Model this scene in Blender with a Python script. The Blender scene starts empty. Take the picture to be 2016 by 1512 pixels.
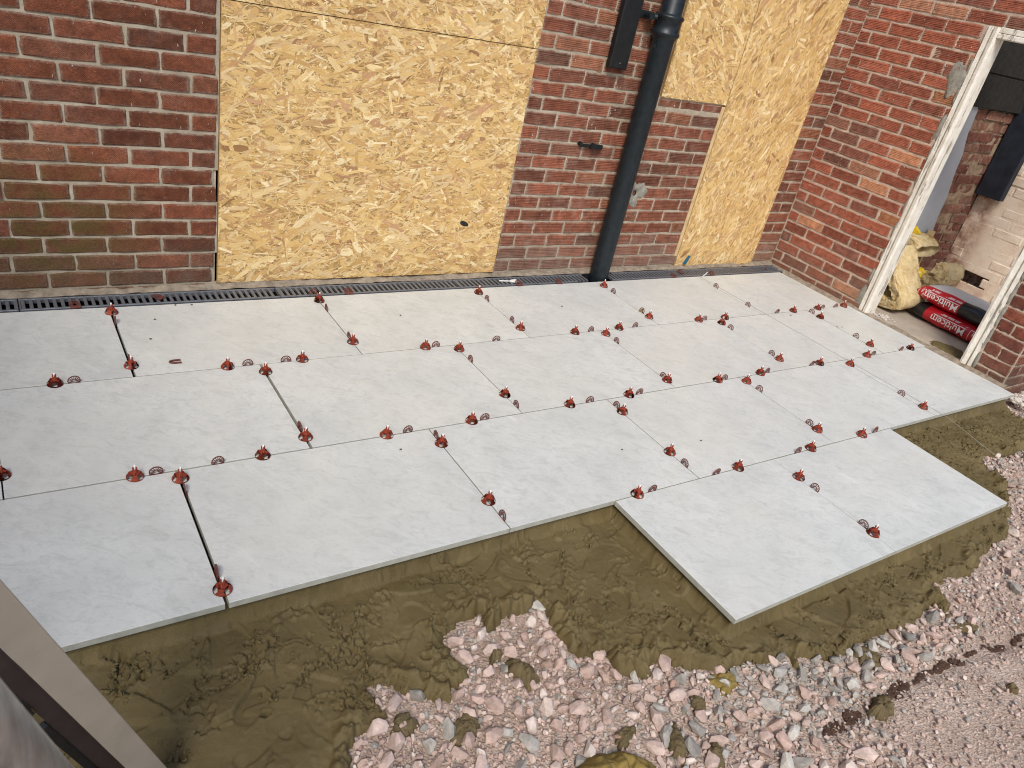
import bpy, bmesh, math, random
import numpy as np
from mathutils import Vector, Matrix

random.seed(7)
rng = np.random.default_rng(7)
SC = bpy.context.scene
COL = SC.collection

# ------------------------------------------------------------------ camera
CAM_R = np.array([[0.827071, -0.525267, 0.200121], [-0.114558, -0.506069, -0.854851], [0.5503, 0.684097, -0.478729]])
CAM_C = np.array([-0.12694, -2.6718, 1.60178])
FPX = 1486.88
cam_d = bpy.data.cameras.new('camera')
cam = bpy.data.objects.new('camera', cam_d)
COL.objects.link(cam)
m = Matrix.Identity(4)
for i in range(3):
    m[i][0], m[i][1], m[i][2], m[i][3] = CAM_R[0][i], -CAM_R[1][i], -CAM_R[2][i], CAM_C[i]
cam.matrix_world = m
cam_d.sensor_fit = 'HORIZONTAL'
cam_d.sensor_width = 36.0
cam_d.lens = FPX / 2016 * 36.0
cam_d.clip_start = 0.02
cam_d.clip_end = 200
cam_d.dof.use_dof = True
cam_d.dof.focus_distance = 3.2
cam_d.dof.aperture_fstop = 13.0
SC.camera = cam

# ------------------------------------------------------------------ light
SUN_EL, SUN_AZ = math.radians(47), math.radians(220)      # azimuth from north (+Y), clockwise
world = bpy.data.worlds.new('World')
SC.world = world
world.use_nodes = True
wn = world.node_tree
sky = wn.nodes.new('ShaderNodeTexSky')
sky.sky_type = 'NISHITA'
sky.sun_disc = False
sky.sun_elevation = SUN_EL
sky.sun_rotation = SUN_AZ
sky.air_density = 1.0
sky.dust_density = 2.0
sky.ozone_density = 0.7
bg = wn.nodes['Background']
bg.inputs['Strength'].default_value = 0.118
wn.links.new(sky.outputs['Color'], bg.inputs['Color'])
sun_d = bpy.data.lights.new('sun', 'SUN')
sun_d.energy = 1.75
sun_d.angle = math.radians(18)
sun_d.color = (1.0, 0.985, 0.93)
sun = bpy.data.objects.new('sun', sun_d)
COL.objects.link(sun)
sd = Vector((math.sin(SUN_AZ) * math.cos(SUN_EL), math.cos(SUN_AZ) * math.cos(SUN_EL), math.sin(SUN_EL)))
sun.rotation_euler = sd.to_track_quat('Z', 'Y').to_euler()
SC.view_settings.view_transform = 'Standard'
SC.view_settings.look = 'None'
SC.view_settings.gamma = 1.0
SC.view_settings.exposure = 0.62
SC.view_settings.use_curve_mapping = False
SC.cycles.filter_width = 1.05

# ------------------------------------------------------------------ helpers
def tag(o, label=None, cat=None, group=None, kind=None):
    if label: o['label'] = label
    if cat: o['category'] = cat
    if group: o['group'] = group
    if kind: o['kind'] = kind
    return o

def empty(name, loc=(0, 0, 0), rz=0.0, **k):
    o = bpy.data.objects.new(name, None)
    o.empty_display_size = 0.05
    COL.objects.link(o)
    o.location = loc
    o.rotation_euler = (0, 0, rz)
    return tag(o, **k)

def link(name, me, parent=None, mats=(), smooth=False, **k):
    o = bpy.data.objects.new(name, me)
    COL.objects.link(o)
    if parent is not None: o.parent = parent
    if not me.materials:
        for a in (mats if isinstance(mats, (list, tuple)) else [mats]): me.materials.append(a)
    if smooth: me.polygons.foreach_set('use_smooth', [True] * len(me.polygons))
    return tag(o, **k)

def mesh(name, v, f):
    me = bpy.data.meshes.new(name)
    me.from_pydata([tuple(map(float, a)) for a in v], [], [tuple(map(int, a)) for a in f])
    me.update()
    return me

def fast_mesh(name, V, F, smooth=False):
    """V n x 3, F m x k (all faces with k corners)"""
    V = np.asarray(V, np.float32); F = np.asarray(F, np.int32)
    me = bpy.data.meshes.new(name)
    k = F.shape[1]
    me.vertices.add(len(V)); me.vertices.foreach_set('co', V.ravel())
    me.loops.add(F.size); me.loops.foreach_set('vertex_index', F.ravel())
    me.polygons.add(len(F))
    me.polygons.foreach_set('loop_start', np.arange(0, F.size, k, dtype=np.int32))
    me.polygons.foreach_set('use_smooth', np.full(len(F), smooth))
    me.update(calc_edges=True)
    me.validate()
    return me

def poly_mesh(name, V, sizes, idx, smooth=False):
    V = np.asarray(V, np.float32)
    me = bpy.data.meshes.new(name)
    me.vertices.add(len(V)); me.vertices.foreach_set('co', V.ravel())
    me.loops.add(len(idx)); me.loops.foreach_set('vertex_index', np.asarray(idx, np.int32))
    st = np.concatenate([[0], np.cumsum(sizes)[:-1]]).astype(np.int32)
    me.polygons.add(len(sizes))
    me.polygons.foreach_set('loop_start', st)
    me.polygons.foreach_set('use_smooth', np.full(len(sizes), smooth))
    me.update(calc_edges=True)
    return me

class MB:
    """collects boxes, tubes and lathes for ONE mesh"""
    def __init__(s): s.v = []; s.f = []
    def add(s, v, f):
        n = len(s.v); s.v += [tuple(a) for a in v]; s.f += [tuple(i + n for i in q) for q in f]
    def box(s, x0, x1, y0, y1, z0, z1, bev=0.0, M=None):
        b = min(bev, (x1-x0)*.45, (y1-y0)*.45, (z1-z0)*.45)
        if b <= 0:
            v = [(x, y, z) for x in (x0, x1) for y in (y0, y1) for z in (z0, z1)]
            f = [(0, 1, 3, 2), (4, 6, 7, 5), (0, 4, 5, 1), (2, 3, 7, 6), (0, 2, 6, 4), (1, 5, 7, 3)]
        else:
            bm = bmesh.new()
            bmesh.ops.create_cube(bm, size=1)
            for q in bm.verts:
                q.co = ((x0+x1)/2 + q.co.x*(x1-x0), (y0+y1)/2 + q.co.y*(y1-y0), (z0+z1)/2 + q.co.z*(z1-z0))
            bmesh.ops.bevel(bm, geom=bm.edges[:], offset=b, segments=1, affect='EDGES')
            bm.verts.index_update()
            v = [tuple(q.co) for q in bm.verts]; f = [tuple(q.index for q in p.verts) for p in bm.faces]
            bm.free()
        if M is not None: v = [tuple(M @ Vector(a)) for a in v]
        s.add(v, f)
    def tube(s, pts, r, n=10, caps=True):
        pts = [Vector(p) for p in pts]
        rs = r if isinstance(r, (list, tuple)) else [r] * len(pts)
        vs, fs = [], []
        up = None
        for i, p in enumerate(pts):
            d = (pts[min(i+1, len(pts)-1)] - pts[max(i-1, 0)]).normalized()
            if up is None:
                a = Vector((0, 0, 1)) if abs(d.z) < .9 else Vector((1, 0, 0))
                up = d.cross(a).normalized()
            up = (up - d * up.dot(d)).normalized()
            w = d.cross(up)
            for k in range(n):
                t = 2*math.pi*k/n
                vs.append(p + (up*math.cos(t) + w*math.sin(t)) * rs[i])
        for i in range(len(pts)-1):
            for k in range(n):
                fs.append((i*n+k, i*n+(k+1) % n, (i+1)*n+(k+1) % n, (i+1)*n+k))
        if caps:
            fs.append(tuple(range(n-1, -1, -1))); fs.append(tuple((len(pts)-1)*n+k for k in range(n)))
        s.add(vs, fs)
    def lathe(s, prof, n=24, c=(0, 0, 0)):
        vs, fs = [], []
        for r, z in prof:
            for k in range(n):
                t = 2*math.pi*k/n
                vs.append((c[0]+r*math.cos(t), c[1]+r*math.sin(t), c[2]+z))
        for i in range(len(prof)-1):
            for k in range(n):
                fs.append((i*n+k, i*n+(k+1) % n, (i+1)*n+(k+1) % n, (i+1)*n+k))
        s.add(vs, fs)
    def prism(s, poly, axis, a0, a1):
        """poly 2-D outline extruded along axis 0/1/2"""
        n = len(poly); vs = []
        for a in (a0, a1):
            for p in poly:
                q = list(p); q.insert(axis, a); vs.append(tuple(q))
        fs = [(k, (k+1) % n, n+(k+1) % n, n+k) for k in range(n)]
        fs += [tuple(range(n-1, -1, -1)), tuple(range(n, 2*n))]
        s.add(vs, fs)
    def mesh(s, name): return mesh(name, s.v, s.f)
    def build(s, name, mats, parent=None, smooth=False, **k):
        return link(name, s.mesh(name), parent, mats, smooth, **k)

_tabs = {}
def vnoise(x, y, seed=0):
    """smooth value noise in -1..1, vectorised"""
    if seed not in _tabs: _tabs[seed] = np.random.default_rng(1000+seed).uniform(-1, 1, (256, 256))
    T = _tabs[seed]
    x = np.asarray(x, float); y = np.asarray(y, float)
    xi = np.floor(x).astype(int); yi = np.floor(y).astype(int)
    fx = x-xi; fy = y-yi
    fx = fx*fx*fx*(fx*(fx*6-15)+10); fy = fy*fy*fy*(fy*(fy*6-15)+10)
    a = T[xi & 255, yi & 255]; b = T[(xi+1) & 255, yi & 255]; c = T[xi & 255, (yi+1) & 255]; d = T[(xi+1) & 255, (yi+1) & 255]
    return (a*(1-fx)+b*fx)*(1-fy) + (c*(1-fx)+d*fx)*fy
def fbm(x, y, f=1.0, octv=4, seed=0):
    s = 0; a = 1; t = 0
    for o in range(octv):
        s = s + a*vnoise(x*f+13.7*o, y*f+7.1*o, seed+o); t += a; a *= .5; f *= 2.03
    return s/t

# ------------------------------------------------------------------ materials
class NT:
    def __init__(s, name, rough=.7, spec=.3, metal=0.0):
        s.m = bpy.data.materials.new(name); s.m.use_nodes = True
        s.t = s.m.node_tree; s.b = s.t.nodes['Principled BSDF']
        s.b.inputs['Roughness'].default_value = rough
        s.b.inputs['Specular IOR Level'].default_value = spec
        s.b.inputs['Metallic'].default_value = metal
    def n(s, typ, **k):
        nd = s.t.nodes.new('ShaderNode'+typ)
        for a, v in k.items():
            if a in nd.inputs: s.put(nd.inputs[a], v)
            else: setattr(nd, a, v)
        return nd
    def put(s, sock, v):
        if isinstance(v, bpy.types.NodeSocket): s.t.links.new(v, sock)
        elif isinstance(v, bpy.types.Node): s.t.links.new(v.outputs[0], sock)
        else:
            if sock.type == 'RGBA' and len(v) == 3: v = (*v, 1)
            sock.default_value = v
    def coord(s, kind='Object'): return s.n('TexCoord').outputs[kind]
    def pos(s): return s.n('NewGeometry').outputs['Position']
    def orand(s): return s.n('ObjectInfo').outputs['Random']
    def irand(s): return s.n('NewGeometry').outputs['Random Per Island']
    def mapping(s, vec, loc=(0, 0, 0), rot=(0, 0, 0), scale=(1, 1, 1)):
        nd = s.n('Mapping'); s.put(nd.inputs['Vector'], vec)
        s.put(nd.inputs['Location'], loc); s.put(nd.inputs['Rotation'], rot); s.put(nd.inputs['Scale'], scale)
        return nd.outputs[0]
    def noise(s, vec, scale=5, detail=4, rough=.55, dist=0.0):
        nd = s.n('TexNoise'); s.put(nd.inputs['Vector'], vec)
        nd.inputs['Scale'].default_value = scale; nd.inputs['Detail'].default_value = detail
        nd.inputs['Roughness'].default_value = rough; nd.inputs['Distortion'].default_value = dist
        return nd.outputs['Fac']
    def ramp(s, fac, stops, interp='LINEAR'):
        nd = s.n('ValToRGB'); s.put(nd.inputs[0], fac)
        cr = nd.color_ramp; cr.interpolation = interp
        while len(cr.elements) < len(stops): cr.elements.new(.5)
        for e, (p, c) in zip(cr.elements, stops):
            e.position = p; e.color = (*c, 1) if not isinstance(c, (int, float)) else (c, c, c, 1)
        return nd.outputs[0]
    def mix(s, fac, a, b, mode='MIX'):
        nd = s.n('Mix', data_type='RGBA', blend_type=mode)
        s.put(nd.inputs[0], fac); s.put(nd.inputs[6], a); s.put(nd.inputs[7], b)
        return nd.outputs[2]
    def math(s, op, a, b=0.0, clamp=False):
        nd = s.n('Math', operation=op, use_clamp=clamp)
        s.put(nd.inputs[0], a); s.put(nd.inputs[1], b)
        return nd.outputs[0]
    def sep(s, vec):
        nd = s.n('SeparateXYZ'); s.put(nd.inputs[0], vec); return nd.outputs
    def base(s, c): s.put(s.b.inputs['Base Color'], c); return s
    def rough(s, c): s.put(s.b.inputs['Roughness'], c); return s
    def bump(s, h, strength=.5, dist=.002, prev=None):
        nd = s.n('Bump'); nd.inputs['Strength'].default_value = strength; nd.inputs['Distance'].default_value = dist
        s.put(nd.inputs['Height'], h)
        if prev is not None: s.put(nd.inputs['Normal'], prev)
        s.put(s.b.inputs['Normal'], nd.outputs[0]); return nd.outputs[0]

def shift(t, vec, rnd, k=37.0):
    """a pattern offset of its own for each object"""
    nd = t.n('VectorMath', operation='ADD')
    cmb = t.n('CombineXYZ'); t.put(cmb.inputs[0], t.math('MULTIPLY', rnd, k)); t.put(cmb.inputs[1], t.math('MULTIPLY', rnd, k*1.7)); t.put(cmb.inputs[2], t.math('MULTIPLY', rnd, k*.6))
    t.put(nd.inputs[0], vec); t.put(nd.inputs[1], cmb.outputs[0])
    return nd.outputs[0]

def brick_mat(name, cols, island=False, moss=False, smear=.5, grooves=False, dirt=True, low_c=(.15, .12, .088)):
    t = NT(name, .88, .18)
    rnd = t.irand() if island else t.orand()
    P = t.pos()
    c = t.ramp(rnd, cols)
    c2 = t.ramp(t.math('FRACT', t.math('MULTIPLY', rnd, 7.31)), [(0, .78), (.5, 1.0), (1, 1.18)])
    c = t.mix(1.0, c, c2, 'MULTIPLY')
    n1 = t.noise(P, 26, 5, .62)
    c = t.mix(1.0, c, t.ramp(n1, [(.25, .55), (.5, 1.0), (.78, 1.55)]), 'MULTIPLY')
    n2 = t.noise(P, 230, 3, .7)
    c = t.mix(t.ramp(n2, [(.60, 0), (.70, .75)]), c, (.045, .022, .017))          # dark pores
    n3 = t.noise(P, 160, 2, .6)
    c = t.mix(t.ramp(n3, [(.66, 0), (.74, .55)]), c, (.42, .30, .23))             # pale grit
    lime = t.noise(P, 9, 6, .72)
    c = t.mix(t.math('MULTIPLY', t.ramp(lime, [(.54, 0), (.74, .55)]), smear), c, (.36, .27, .22))
    if not island:                                                             # mortar smeared over the arrises
        g = t.sep(t.coord('Generated'))
        ex = t.math('MULTIPLY', t.math('ABSOLUTE', t.math('SUBTRACT', g[0], .5)), 2)
        ez = t.math('MULTIPLY', t.math('ABSOLUTE', t.math('SUBTRACT', g[2], .5)), 2)
        e = t.math('MAXIMUM', t.ramp(ex, [(.87, 0), (1, 1)]), t.ramp(ez, [(.68, 0), (1, 1)]))
        e = t.math('MULTIPLY', e, t.ramp(t.noise(P, 30, 6, .74), [(.40, 0), (.58, .9)]))
        c = t.mix(e, c, (.37, .30, .23))
    speck = t.noise(t.mapping(P, scale=(1, 1, .28)), 120, 1, .4)
    c = t.mix(t.ramp(speck, [(.755, 0), (.775, .8)]), c, (.66, .62, .56))          # flicked white paint
    if dirt:                                                                   # rising grime near the ground
        z = t.sep(P)[2]
        low = t.math('MULTIPLY', t.ramp(z, [(0.0, .6), (.28, 0)]), t.ramp(t.noise(P, 11, 4, .6), [(.3, .35), (.6, 1)]))
        c = t.mix(low, c, low_c)
    if moss:
        d = t.n('VectorMath', operation='DISTANCE'); t.put(d.inputs[0], t.mapping(P, scale=(1, 1, 1.15))); t.put(d.inputs[1], (.07, .74, .34))
        w = t.math('MULTIPLY', t.ramp(d.outputs['Value'], [(.10, 1), (.46, 0)]), t.ramp(t.noise(P, 13, 4, .65), [(.36, 0), (.60, .85)]))
        c = t.mix(w, c, (.095, .085, .022))
    t.base(c)
    t.b.inputs['Roughness'].default_value = .9
    h = t.noise(P, 110, 5, .7)
    if grooves:
        t.bump(h, .55, .0025)
    else:                                                                      # rustic dragged face
        wv = t.n('TexWave', wave_type='BANDS', bands_direction='DIAGONAL'); t.put(wv.inputs['Vector'], P)
        wv.inputs['Scale'].default_value = 75; wv.inputs['Distortion'].default_value = 5; wv.inputs['Detail'].default_value = 2
        pit = t.ramp(t.noise(t.mapping(P, rot=(0, .7, 0), scale=(1, 1, 2.2)), 150, 3, .7), [(.44, 0), (.60, 1)])
        t.base(t.mix(t.math('MULTIPLY', pit, .55), c, (.055, .024, .017)))
        b = t.bump(wv.outputs['Fac'], .6, .0026)
        b = t.bump(pit, -.5, .002, b)
        t.bump(h, .7, .003, b)
    return t.m

BR_REAR = [(0, (.150, .052, .026)), (.3, (.205, .066, .032)), (.55, (.265, .083, .042)), (.8, (.165, .062, .036)), (1, (.250, .094, .052))]
BR_MID = [(0, (.165, .065, .040)), (.3, (.235, .085, .050)), (.55, (.280, .094, .053)), (.85, (.190, .088, .058)), (1, (.32, .128, .068))]
BR_SIDE = [(0, (.25, .078, .048)), (.3, (.31, .096, .056)), (.6, (.35, .108, .062)), (.82, (.21, .086, .062)), (.92, (.46, .22, .13)), (1, (.41, .165, .075))]
BR_MID = [(p, tuple(v*.84 for v in c)) for p, c in BR_MID]
BR_SIDE = [(p, tuple(v*.88 for v in c)) for p, c in BR_SIDE]
M = {}
M['brick_left'] = brick_mat('rustic_brick', BR_REAR, moss=True)
M['brick_mid'] = brick_mat('combed_brown_brick', BR_MID, grooves=True, smear=.75, low_c=(.27, .20, .155))
M['brick_side'] = brick_mat('combed_red_brick', BR_SIDE, grooves=True, smear=.4)
M['brick_far'] = brick_mat('brick_run', BR_MID, island=True, dirt=False)
M['brick_raw'] = brick_mat('broken_raw_brick', [(0, (.16, .06, .045)), (.5, (.25, .10, .07)), (1, (.30, .16, .11))], smear=1.6, dirt=False)
M['brick_pier'] = brick_mat('old_red_brick', [(0, (.15, .05, .037)), (.5, (.21, .062, .04)), (1, (.28, .085, .05))], smear=.5)

def simple(name, col, rough=.7, spec=.3, metal=0, var=.25, scale=18, bump=.0, bs=120, bd=.001, obj=False):
    t = NT(name, rough, spec, metal)
    P = t.coord('Object') if obj else t.pos()
    n = t.noise(P, scale, 5, .62)
    t.base(t.mix(1.0, col, t.ramp(n, [(.25, 1-var), (.5, 1.0), (.75, 1+var)]), 'MULTIPLY'))
    if bump: t.bump(t.noise(P, bs, 4, .65), bump, bd)
    return t.m

def mortar_mat():
    t = NT('sandy_mortar', .95, .1); P = t.pos()
    c = t.ramp(t.noise(P, 14, 6, .65), [(.25, (.27, .22, .16)), (.5, (.40, .335, .25)), (.75, (.54, .46, .36))])
    c = t.mix(t.ramp(t.noise(P, 240, 2, .6), [(.6, 0), (.72, .6)]), c, (.16, .13, .10))
    z = t.sep(P)[2]
    c = t.mix(t.math('MULTIPLY', t.ramp(z, [(0.0, .6), (.3, 0)]), t.noise(P, 9, 3, .6)), c, (.17, .14, .10))
    t.base(c); t.bump(t.noise(P, 160, 5, .7), .8, .003); return t.m
M['mortar'] = mortar_mat()
M['mortar_side'] = simple('pinkish_mortar', (.49, .385, .30), .95, .1, 0, .3, 20, .8, 160, .003)
M['grey_mortar'] = simple('grey_render', (.27, .25, .21), .95, .1, 0, .35, 30, .8, 130, .004)

def slab_mat():
    t = NT('pale_limestone_porcelain', .42, .4)
    O = shift(t, t.coord('Object'), t.math('MULTIPLY', t.orand(), .02), 41)      # one print, cut a little differently each time
    def along(deg, sx, sy):
        nd = t.n('Mapping', vector_type='TEXTURE'); t.put(nd.inputs['Vector'], O)
        t.put(nd.inputs['Rotation'], (0, 0, math.radians(deg))); t.put(nd.inputs['Scale'], (1/sx, 1/sy, 1)); return nd.outputs[0]
    c = t.ramp(t.noise(O, 3.4, 8, .66, .5), [(.28, (.515, .522, .495)), (.5, (.588, .592, .560)), (.72, (.650, .652, .616))])
    g = t.noise(along(-38, 4.4, 8.0), 3.4, 10, .80, .9)
    c = t.mix(t.ramp(g, [(.48, 0), (.66, .66)]), c, (.41, .415, .385))               # grey scribbled grain
    v = t.noise(along(-62, 1.3, 9.0), 1.35, 9, .68, .9)
    c = t.mix(t.ramp(v, [(.59, 0), (.72, .5)]), c, (.735, .735, .705))               # drawn-out white veins
    sp = t.noise(along(-30, 60, 130), 1.0, 5, .75)
    c = t.mix(t.ramp(sp, [(.52, 0), (.72, .38)]), c, (.36, .36, .335))
    c = t.mix(t.ramp(t.noise(O, 1.6, 4, .5), [(.48, 0), (.75, .40)]), c, (.615, .590, .515))   # cream patches
    dust = t.noise(t.pos(), 2.6, 8, .74)
    c = t.mix(t.ramp(dust, [(.56, 0), (.78, .34)]), c, (.60, .535, .43))             # sandy dust trodden over
    sm_ = t.noise(t.mapping(t.pos(), scale=(1, 1.8, 1)), 7.5, 5, .7, .8)
    c = t.mix(t.ramp(sm_, [(.685, 0), (.74, .30)]), c, (.40, .345, .25))            # thin mortar smears
    t.base(c)
    t.rough(t.ramp(t.noise(O, 12, 5, .6), [(.3, .36), (.7, .55)]))
    t.bump(t.noise(O, 60, 6, .66), .22, .0012)
    return t.m
M['slab'] = slab_mat()
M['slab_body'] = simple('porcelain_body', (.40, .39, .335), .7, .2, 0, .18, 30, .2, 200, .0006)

def mud_mat():
    t = NT('wet_sand_cement', .62, .35); P = t.pos()
    c = t.ramp(t.noise(P, 5, 6, .62), [(.28, (.090, .063, .0215)), (.5, (.126, .091, .034)), (.74, (.168, .124, .051))])
    c = t.mix(t.ramp(t.noise(P, 420, 2, .6), [(.58, 0), (.70, .5)]), c, (.20, .155, .08))
    c = t.mix(t.ramp(t.noise(P, 300, 2, .6), [(.60, 0), (.70, .55)]), c, (.042, .03, .012))
    t.base(c); t.rough(t.ramp(t.noise(P, 9, 4, .6), [(.3, .5), (.7, .82)]))
    b = t.bump(t.noise(P, 60, 7, .72), .40, .005)
    t.bump(t.noise(P, 330, 3, .7), .8, .0024, b); return t.m
M['mud'] = mud_mat()
M['lump'] = simple('mortar_lump_mix', (.135, .100, .048), .8, .25, 0, .35, 40, .9, 190, .004)
M['ochre'] = simple('ochre_mortar', (.235, .165, .048), .85, .2, 0, .22, 45, .6, 320, .002)

def ground_mat():
    t = NT('crushed_stone_fines', .95, .1); P = t.pos()
    c = t.ramp(t.noise(P, 3.5, 6, .65), [(.28, (.29, .205, .16)), (.5, (.43, .325, .26)), (.72, (.53, .42, .345))])
    v = t.n('TexVoronoi', feature='F1'); t.put(v.inputs['Vector'], P); v.inputs['Scale'].default_value = 140
    c = t.mix(.55, c, t.mix(1.0, c, t.ramp(t.sep(v.outputs['Color'])[0], [(0, .55), (1, 1.4)]), 'MULTIPLY'))
    t.base(c)
    b = t.bump(v.outputs['Distance'], .8, .006)
    t.bump(t.noise(P, 60, 5, .7), .5, .006, b); return t.m
M['ground'] = ground_mat()
def stone_mat(name, cols, island):
    t = NT(name, .85, .2); P = t.coord('Object') if not island else t.pos()
    rnd = t.irand() if island else t.orand()
    c = t.ramp(rnd, cols)
    c = t.mix(1.0, c, t.ramp(t.noise(t.pos(), 45, 5, .65, .6), [(.25, .68), (.5, 1.0), (.75, 1.3)]), 'MULTIPLY')
    c = t.mix(t.ramp(t.noise(t.pos(), 70, 4, .7), [(.56, 0), (.70, .5)]), c, (.56, .44, .37))     # chalky dust
    t.base(c); t.bump(t.noise(t.pos(), 190, 4, .65), .5, .0016); return t.m
PINK = [(0, (.38, .270, .225)), (.25, (.47, .345, .290)), (.5, (.56, .43, .37)), (.75, (.47, .325, .265)), (.92, (.66, .56, .49)), (1, (.33, .20, .145))]
GREY = [(0, (.25, .232, .205)), (.4, (.38, .35, .31)), (.7, (.49, .45, .395)), (1, (.20, .182, .16))]
M['pink'] = stone_mat('pink_limestone', PINK, False); M['grey'] = stone_mat('grey_limestone', GREY, False)
M['pinks'] = stone_mat('pink_chippings', PINK, True); M['greys'] = stone_mat('grey_chippings', GREY, True)

def osb_mat(name, tint):
    t = NT(name, .55, .3)
    r = t.irand()
    c = t.ramp(r, [(0, (.66, .43, .17)), (.14, (.77, .54, .25)), (.28, (.55, .33, .12)), (.44, (.85, .65, .36)), (.56, (.71, .46, .19)), (.68, (.58, .34, .15)), (.80, (.90, .75, .48)), (.90, (.48, .27, .11)), (.96, (.60, .35, .21)), (1, (.30, .155, .06))])
    c = t.mix(1.0, c, tint, 'MULTIPLY')
    uv = t.n('UVMap'); uv.uv_map = 'flake'
    g = t.noise(t.mapping(uv.outputs[0], scale=(9, 240, 1)), 1.0, 5, .6)
    c = t.mix(1.0, c, t.ramp(g, [(.25, .74), (.5, 1.0), (.75, 1.16)]), 'MULTIPLY')
    t.base(c); t.bump(g, .3, .0008); return t.m
M['osb'] = osb_mat('strand_board', (.965, .945, .86)); M['osb_side'] = simple('board_core', (.42, .26, .10), .8, .2, 0, .45, 90)

M['black'] = simple('black_plastic', (.008, .0085, .009), .5, .35, 0, .5, 25)
M['iron'] = simple('tarred_cast_iron', (.0085, .013, .016), .42, .4, 0, .55, 30, .35, 60, .0012)
M['grate'] = simple('galvanised_dark_grate', (.20, .21, .23), .42, .5, .5, .3, 60)
M['channel'] = simple('drain_channel_plastic', (.010, .010, .011), .7, .3, 0, .3, 30)
M['cap'] = simple('red_plastic', (.28, .050, .026), .6, .25, 0, .2, 60, obj=True)
M['stem'] = simple('white_nylon', (.80, .79, .75), .5, .4, 0, .06, 60)
M['brown'] = simple('brown_plastic', (.13, .040, .031), .5, .35, 0, .25, 60, obj=True)
M['dust'] = simple('crumbly_footing', (.27, .22, .165), .95, .1, 0, .45, 24, .9, 120, .005)
M['string'] = simple('grey_twine', (.34, .33, .31), .9, .1)
M['concrete'] = simple('trowelled_concrete', (.40, .335, .265), .85, .2, 0, .2, 6, .3, 90, .0015)
M['timber'] = simple('raw_softwood', (.55, .40, .21), .75, .25, 0, .2, 22, .2, 150, .0006)
M['plaster'] = simple('grey_blue_plaster', (.36, .375, .40), .85, .2, 0, .10, 4, .2, 40, .001)
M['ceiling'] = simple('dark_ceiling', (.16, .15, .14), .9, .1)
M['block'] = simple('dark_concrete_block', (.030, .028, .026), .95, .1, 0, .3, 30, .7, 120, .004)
M['navy'] = simple('blue_black_board', (.018, .022, .032), .6, .3, 0, .5, 9)
M['blue'] = simple('blue_plastic', (.012, .115, .20), .45, .4, 0, .15, 60)
M['tagy'] = simple('yellow_card', (.42, .33, .08), .7, .2, 0, .15, 60)
M['green'] = simple('green_film', (.02, .085, .02), .35, .5, 0, .6, 40, .6, 60, .004)
M['yellow'] = simple('yellow_film', (.72, .48, .015), .35, .5, 0, .2, 30, .6, 50, .004)
M['bar'] = simple('beige_coated_steel', (.47, .385, .29), .5, .4, .1, .12, 14, .1, 200, .0004)
M['dark_slot'] = simple('dark_anodised', (.045, .032, .030), .5, .4, .2, .3, 20)
def bar_mat():
    t = NT('scuffed_beige_coating', .45, .45, .1); P = t.pos()
    c = t.ramp(t.noise(P, 9, 5, .6), [(.3, (.40, .345, .27)), (.6, (.47, .405, .32))])
    c = t.mix(t.ramp(t.noise(P, 55, 4, .65), [(.62, 0), (.72, .25)]), c, (.55, .50, .42))
    t.base(c); return t.m
M['bar'] = bar_mat()
def galv():
    t = NT('galvanised_steel', .3, .5, .92); P = t.pos()
    c = t.ramp(t.noise(t.mapping(P, scale=(1, 1, .12)), 30, 5, .6), [(.3, (.16, .16, .15)), (.5, (.34, .34, .33)), (.7, (.62, .62, .60))])
    t.base(c); t.rough(t.ramp(t.noise(P, 60, 4, .6), [(.3, .3), (.7, .6)])); return t.m
M['galv'] = galv()
def wool_mat():
    t = NT('mineral_wool', 1.0, .05); P = t.pos()
    c = t.ramp(t.noise(t.mapping(P, scale=(1, .45, 1)), 20, 7, .72), [(.25, (.60, .41, .17)), (.5, (.84, .65, .35)), (.72, (.94, .80, .53))])
    f2 = t.noise(P, 130, 6, .8, 1.5)
    t.base(t.mix(1.0, c, t.ramp(f2, [(.3, .72), (.5, 1.0), (.7, 1.2)]), 'MULTIPLY')); t.bump(f2, 1.0, .010); return t.m
M['wool'] = wool_mat()
def fibre_mat():
    t = NT('loose_wool_fibres', .9, .1); t.base(t.ramp(t.irand(), [(0, (.55, .37, .14)), (.4, (.80, .60, .30)), (.8, (.92, .78, .50)), (1, (.66, .46, .20))])); return t.m
M['fibre'] = fibre_mat()
def paint_mat():
    t = NT('flaking_white_paint', .6, .3); P = t.pos()
    c = t.ramp(t.noise(P, 16, 4, .6), [(.3, (.66, .60, .50)), (.6, (.78, .74, .66))])
    f = t.noise(t.mapping(P, scale=(1, 1, .11)), 34, 6, .72)
    c = t.mix(t.ramp(f, [(.56, 0), (.605, .85)]), c, (.24, .21, .17))
    t.base(c); t.bump(f, .5, .0015); return t.m
M['paint'] = paint_mat()
def cream_mat():
    t = NT('cream_masonry_paint', .85, .15); P = t.pos()
    c = t.ramp(t.noise(P, 7, 6, .65), [(.28, (.68, .49, .36)), (.5, (.82, .67, .52)), (.72, (.85, .74, .61))])
    yz = t.sep(P)
    edge = t.math('ADD', t.ramp(yz[1], [(-.05, 0), (.12, 1)]), t.ramp(yz[2], [(.02, .55), (.30, 0)]))
    miss = t.math('MULTIPLY', edge, t.ramp(t.noise(P, 9, 6, .7), [(.38, .1), (.6, 1)]), clamp=True)
    c = t.mix(miss, c, (.31, .15, .10))
    t.base(c); t.bump(t.noise(P, 50, 6, .7), .6, .004); return t.m
M['cream'] = cream_mat()
def print_mat(name, col, rough=.35):
    t = NT(name, rough, .5); n = t.noise(t.pos(), 30, 4, .6)
    t.base(col); t.bump(n, .5, .004); return t.m
M['bag_red'] = print_mat('red_printed_film', (.46, .012, .020)); M['bag_black'] = print_mat('black_printed_film', (.012, .012, .013))
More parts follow.
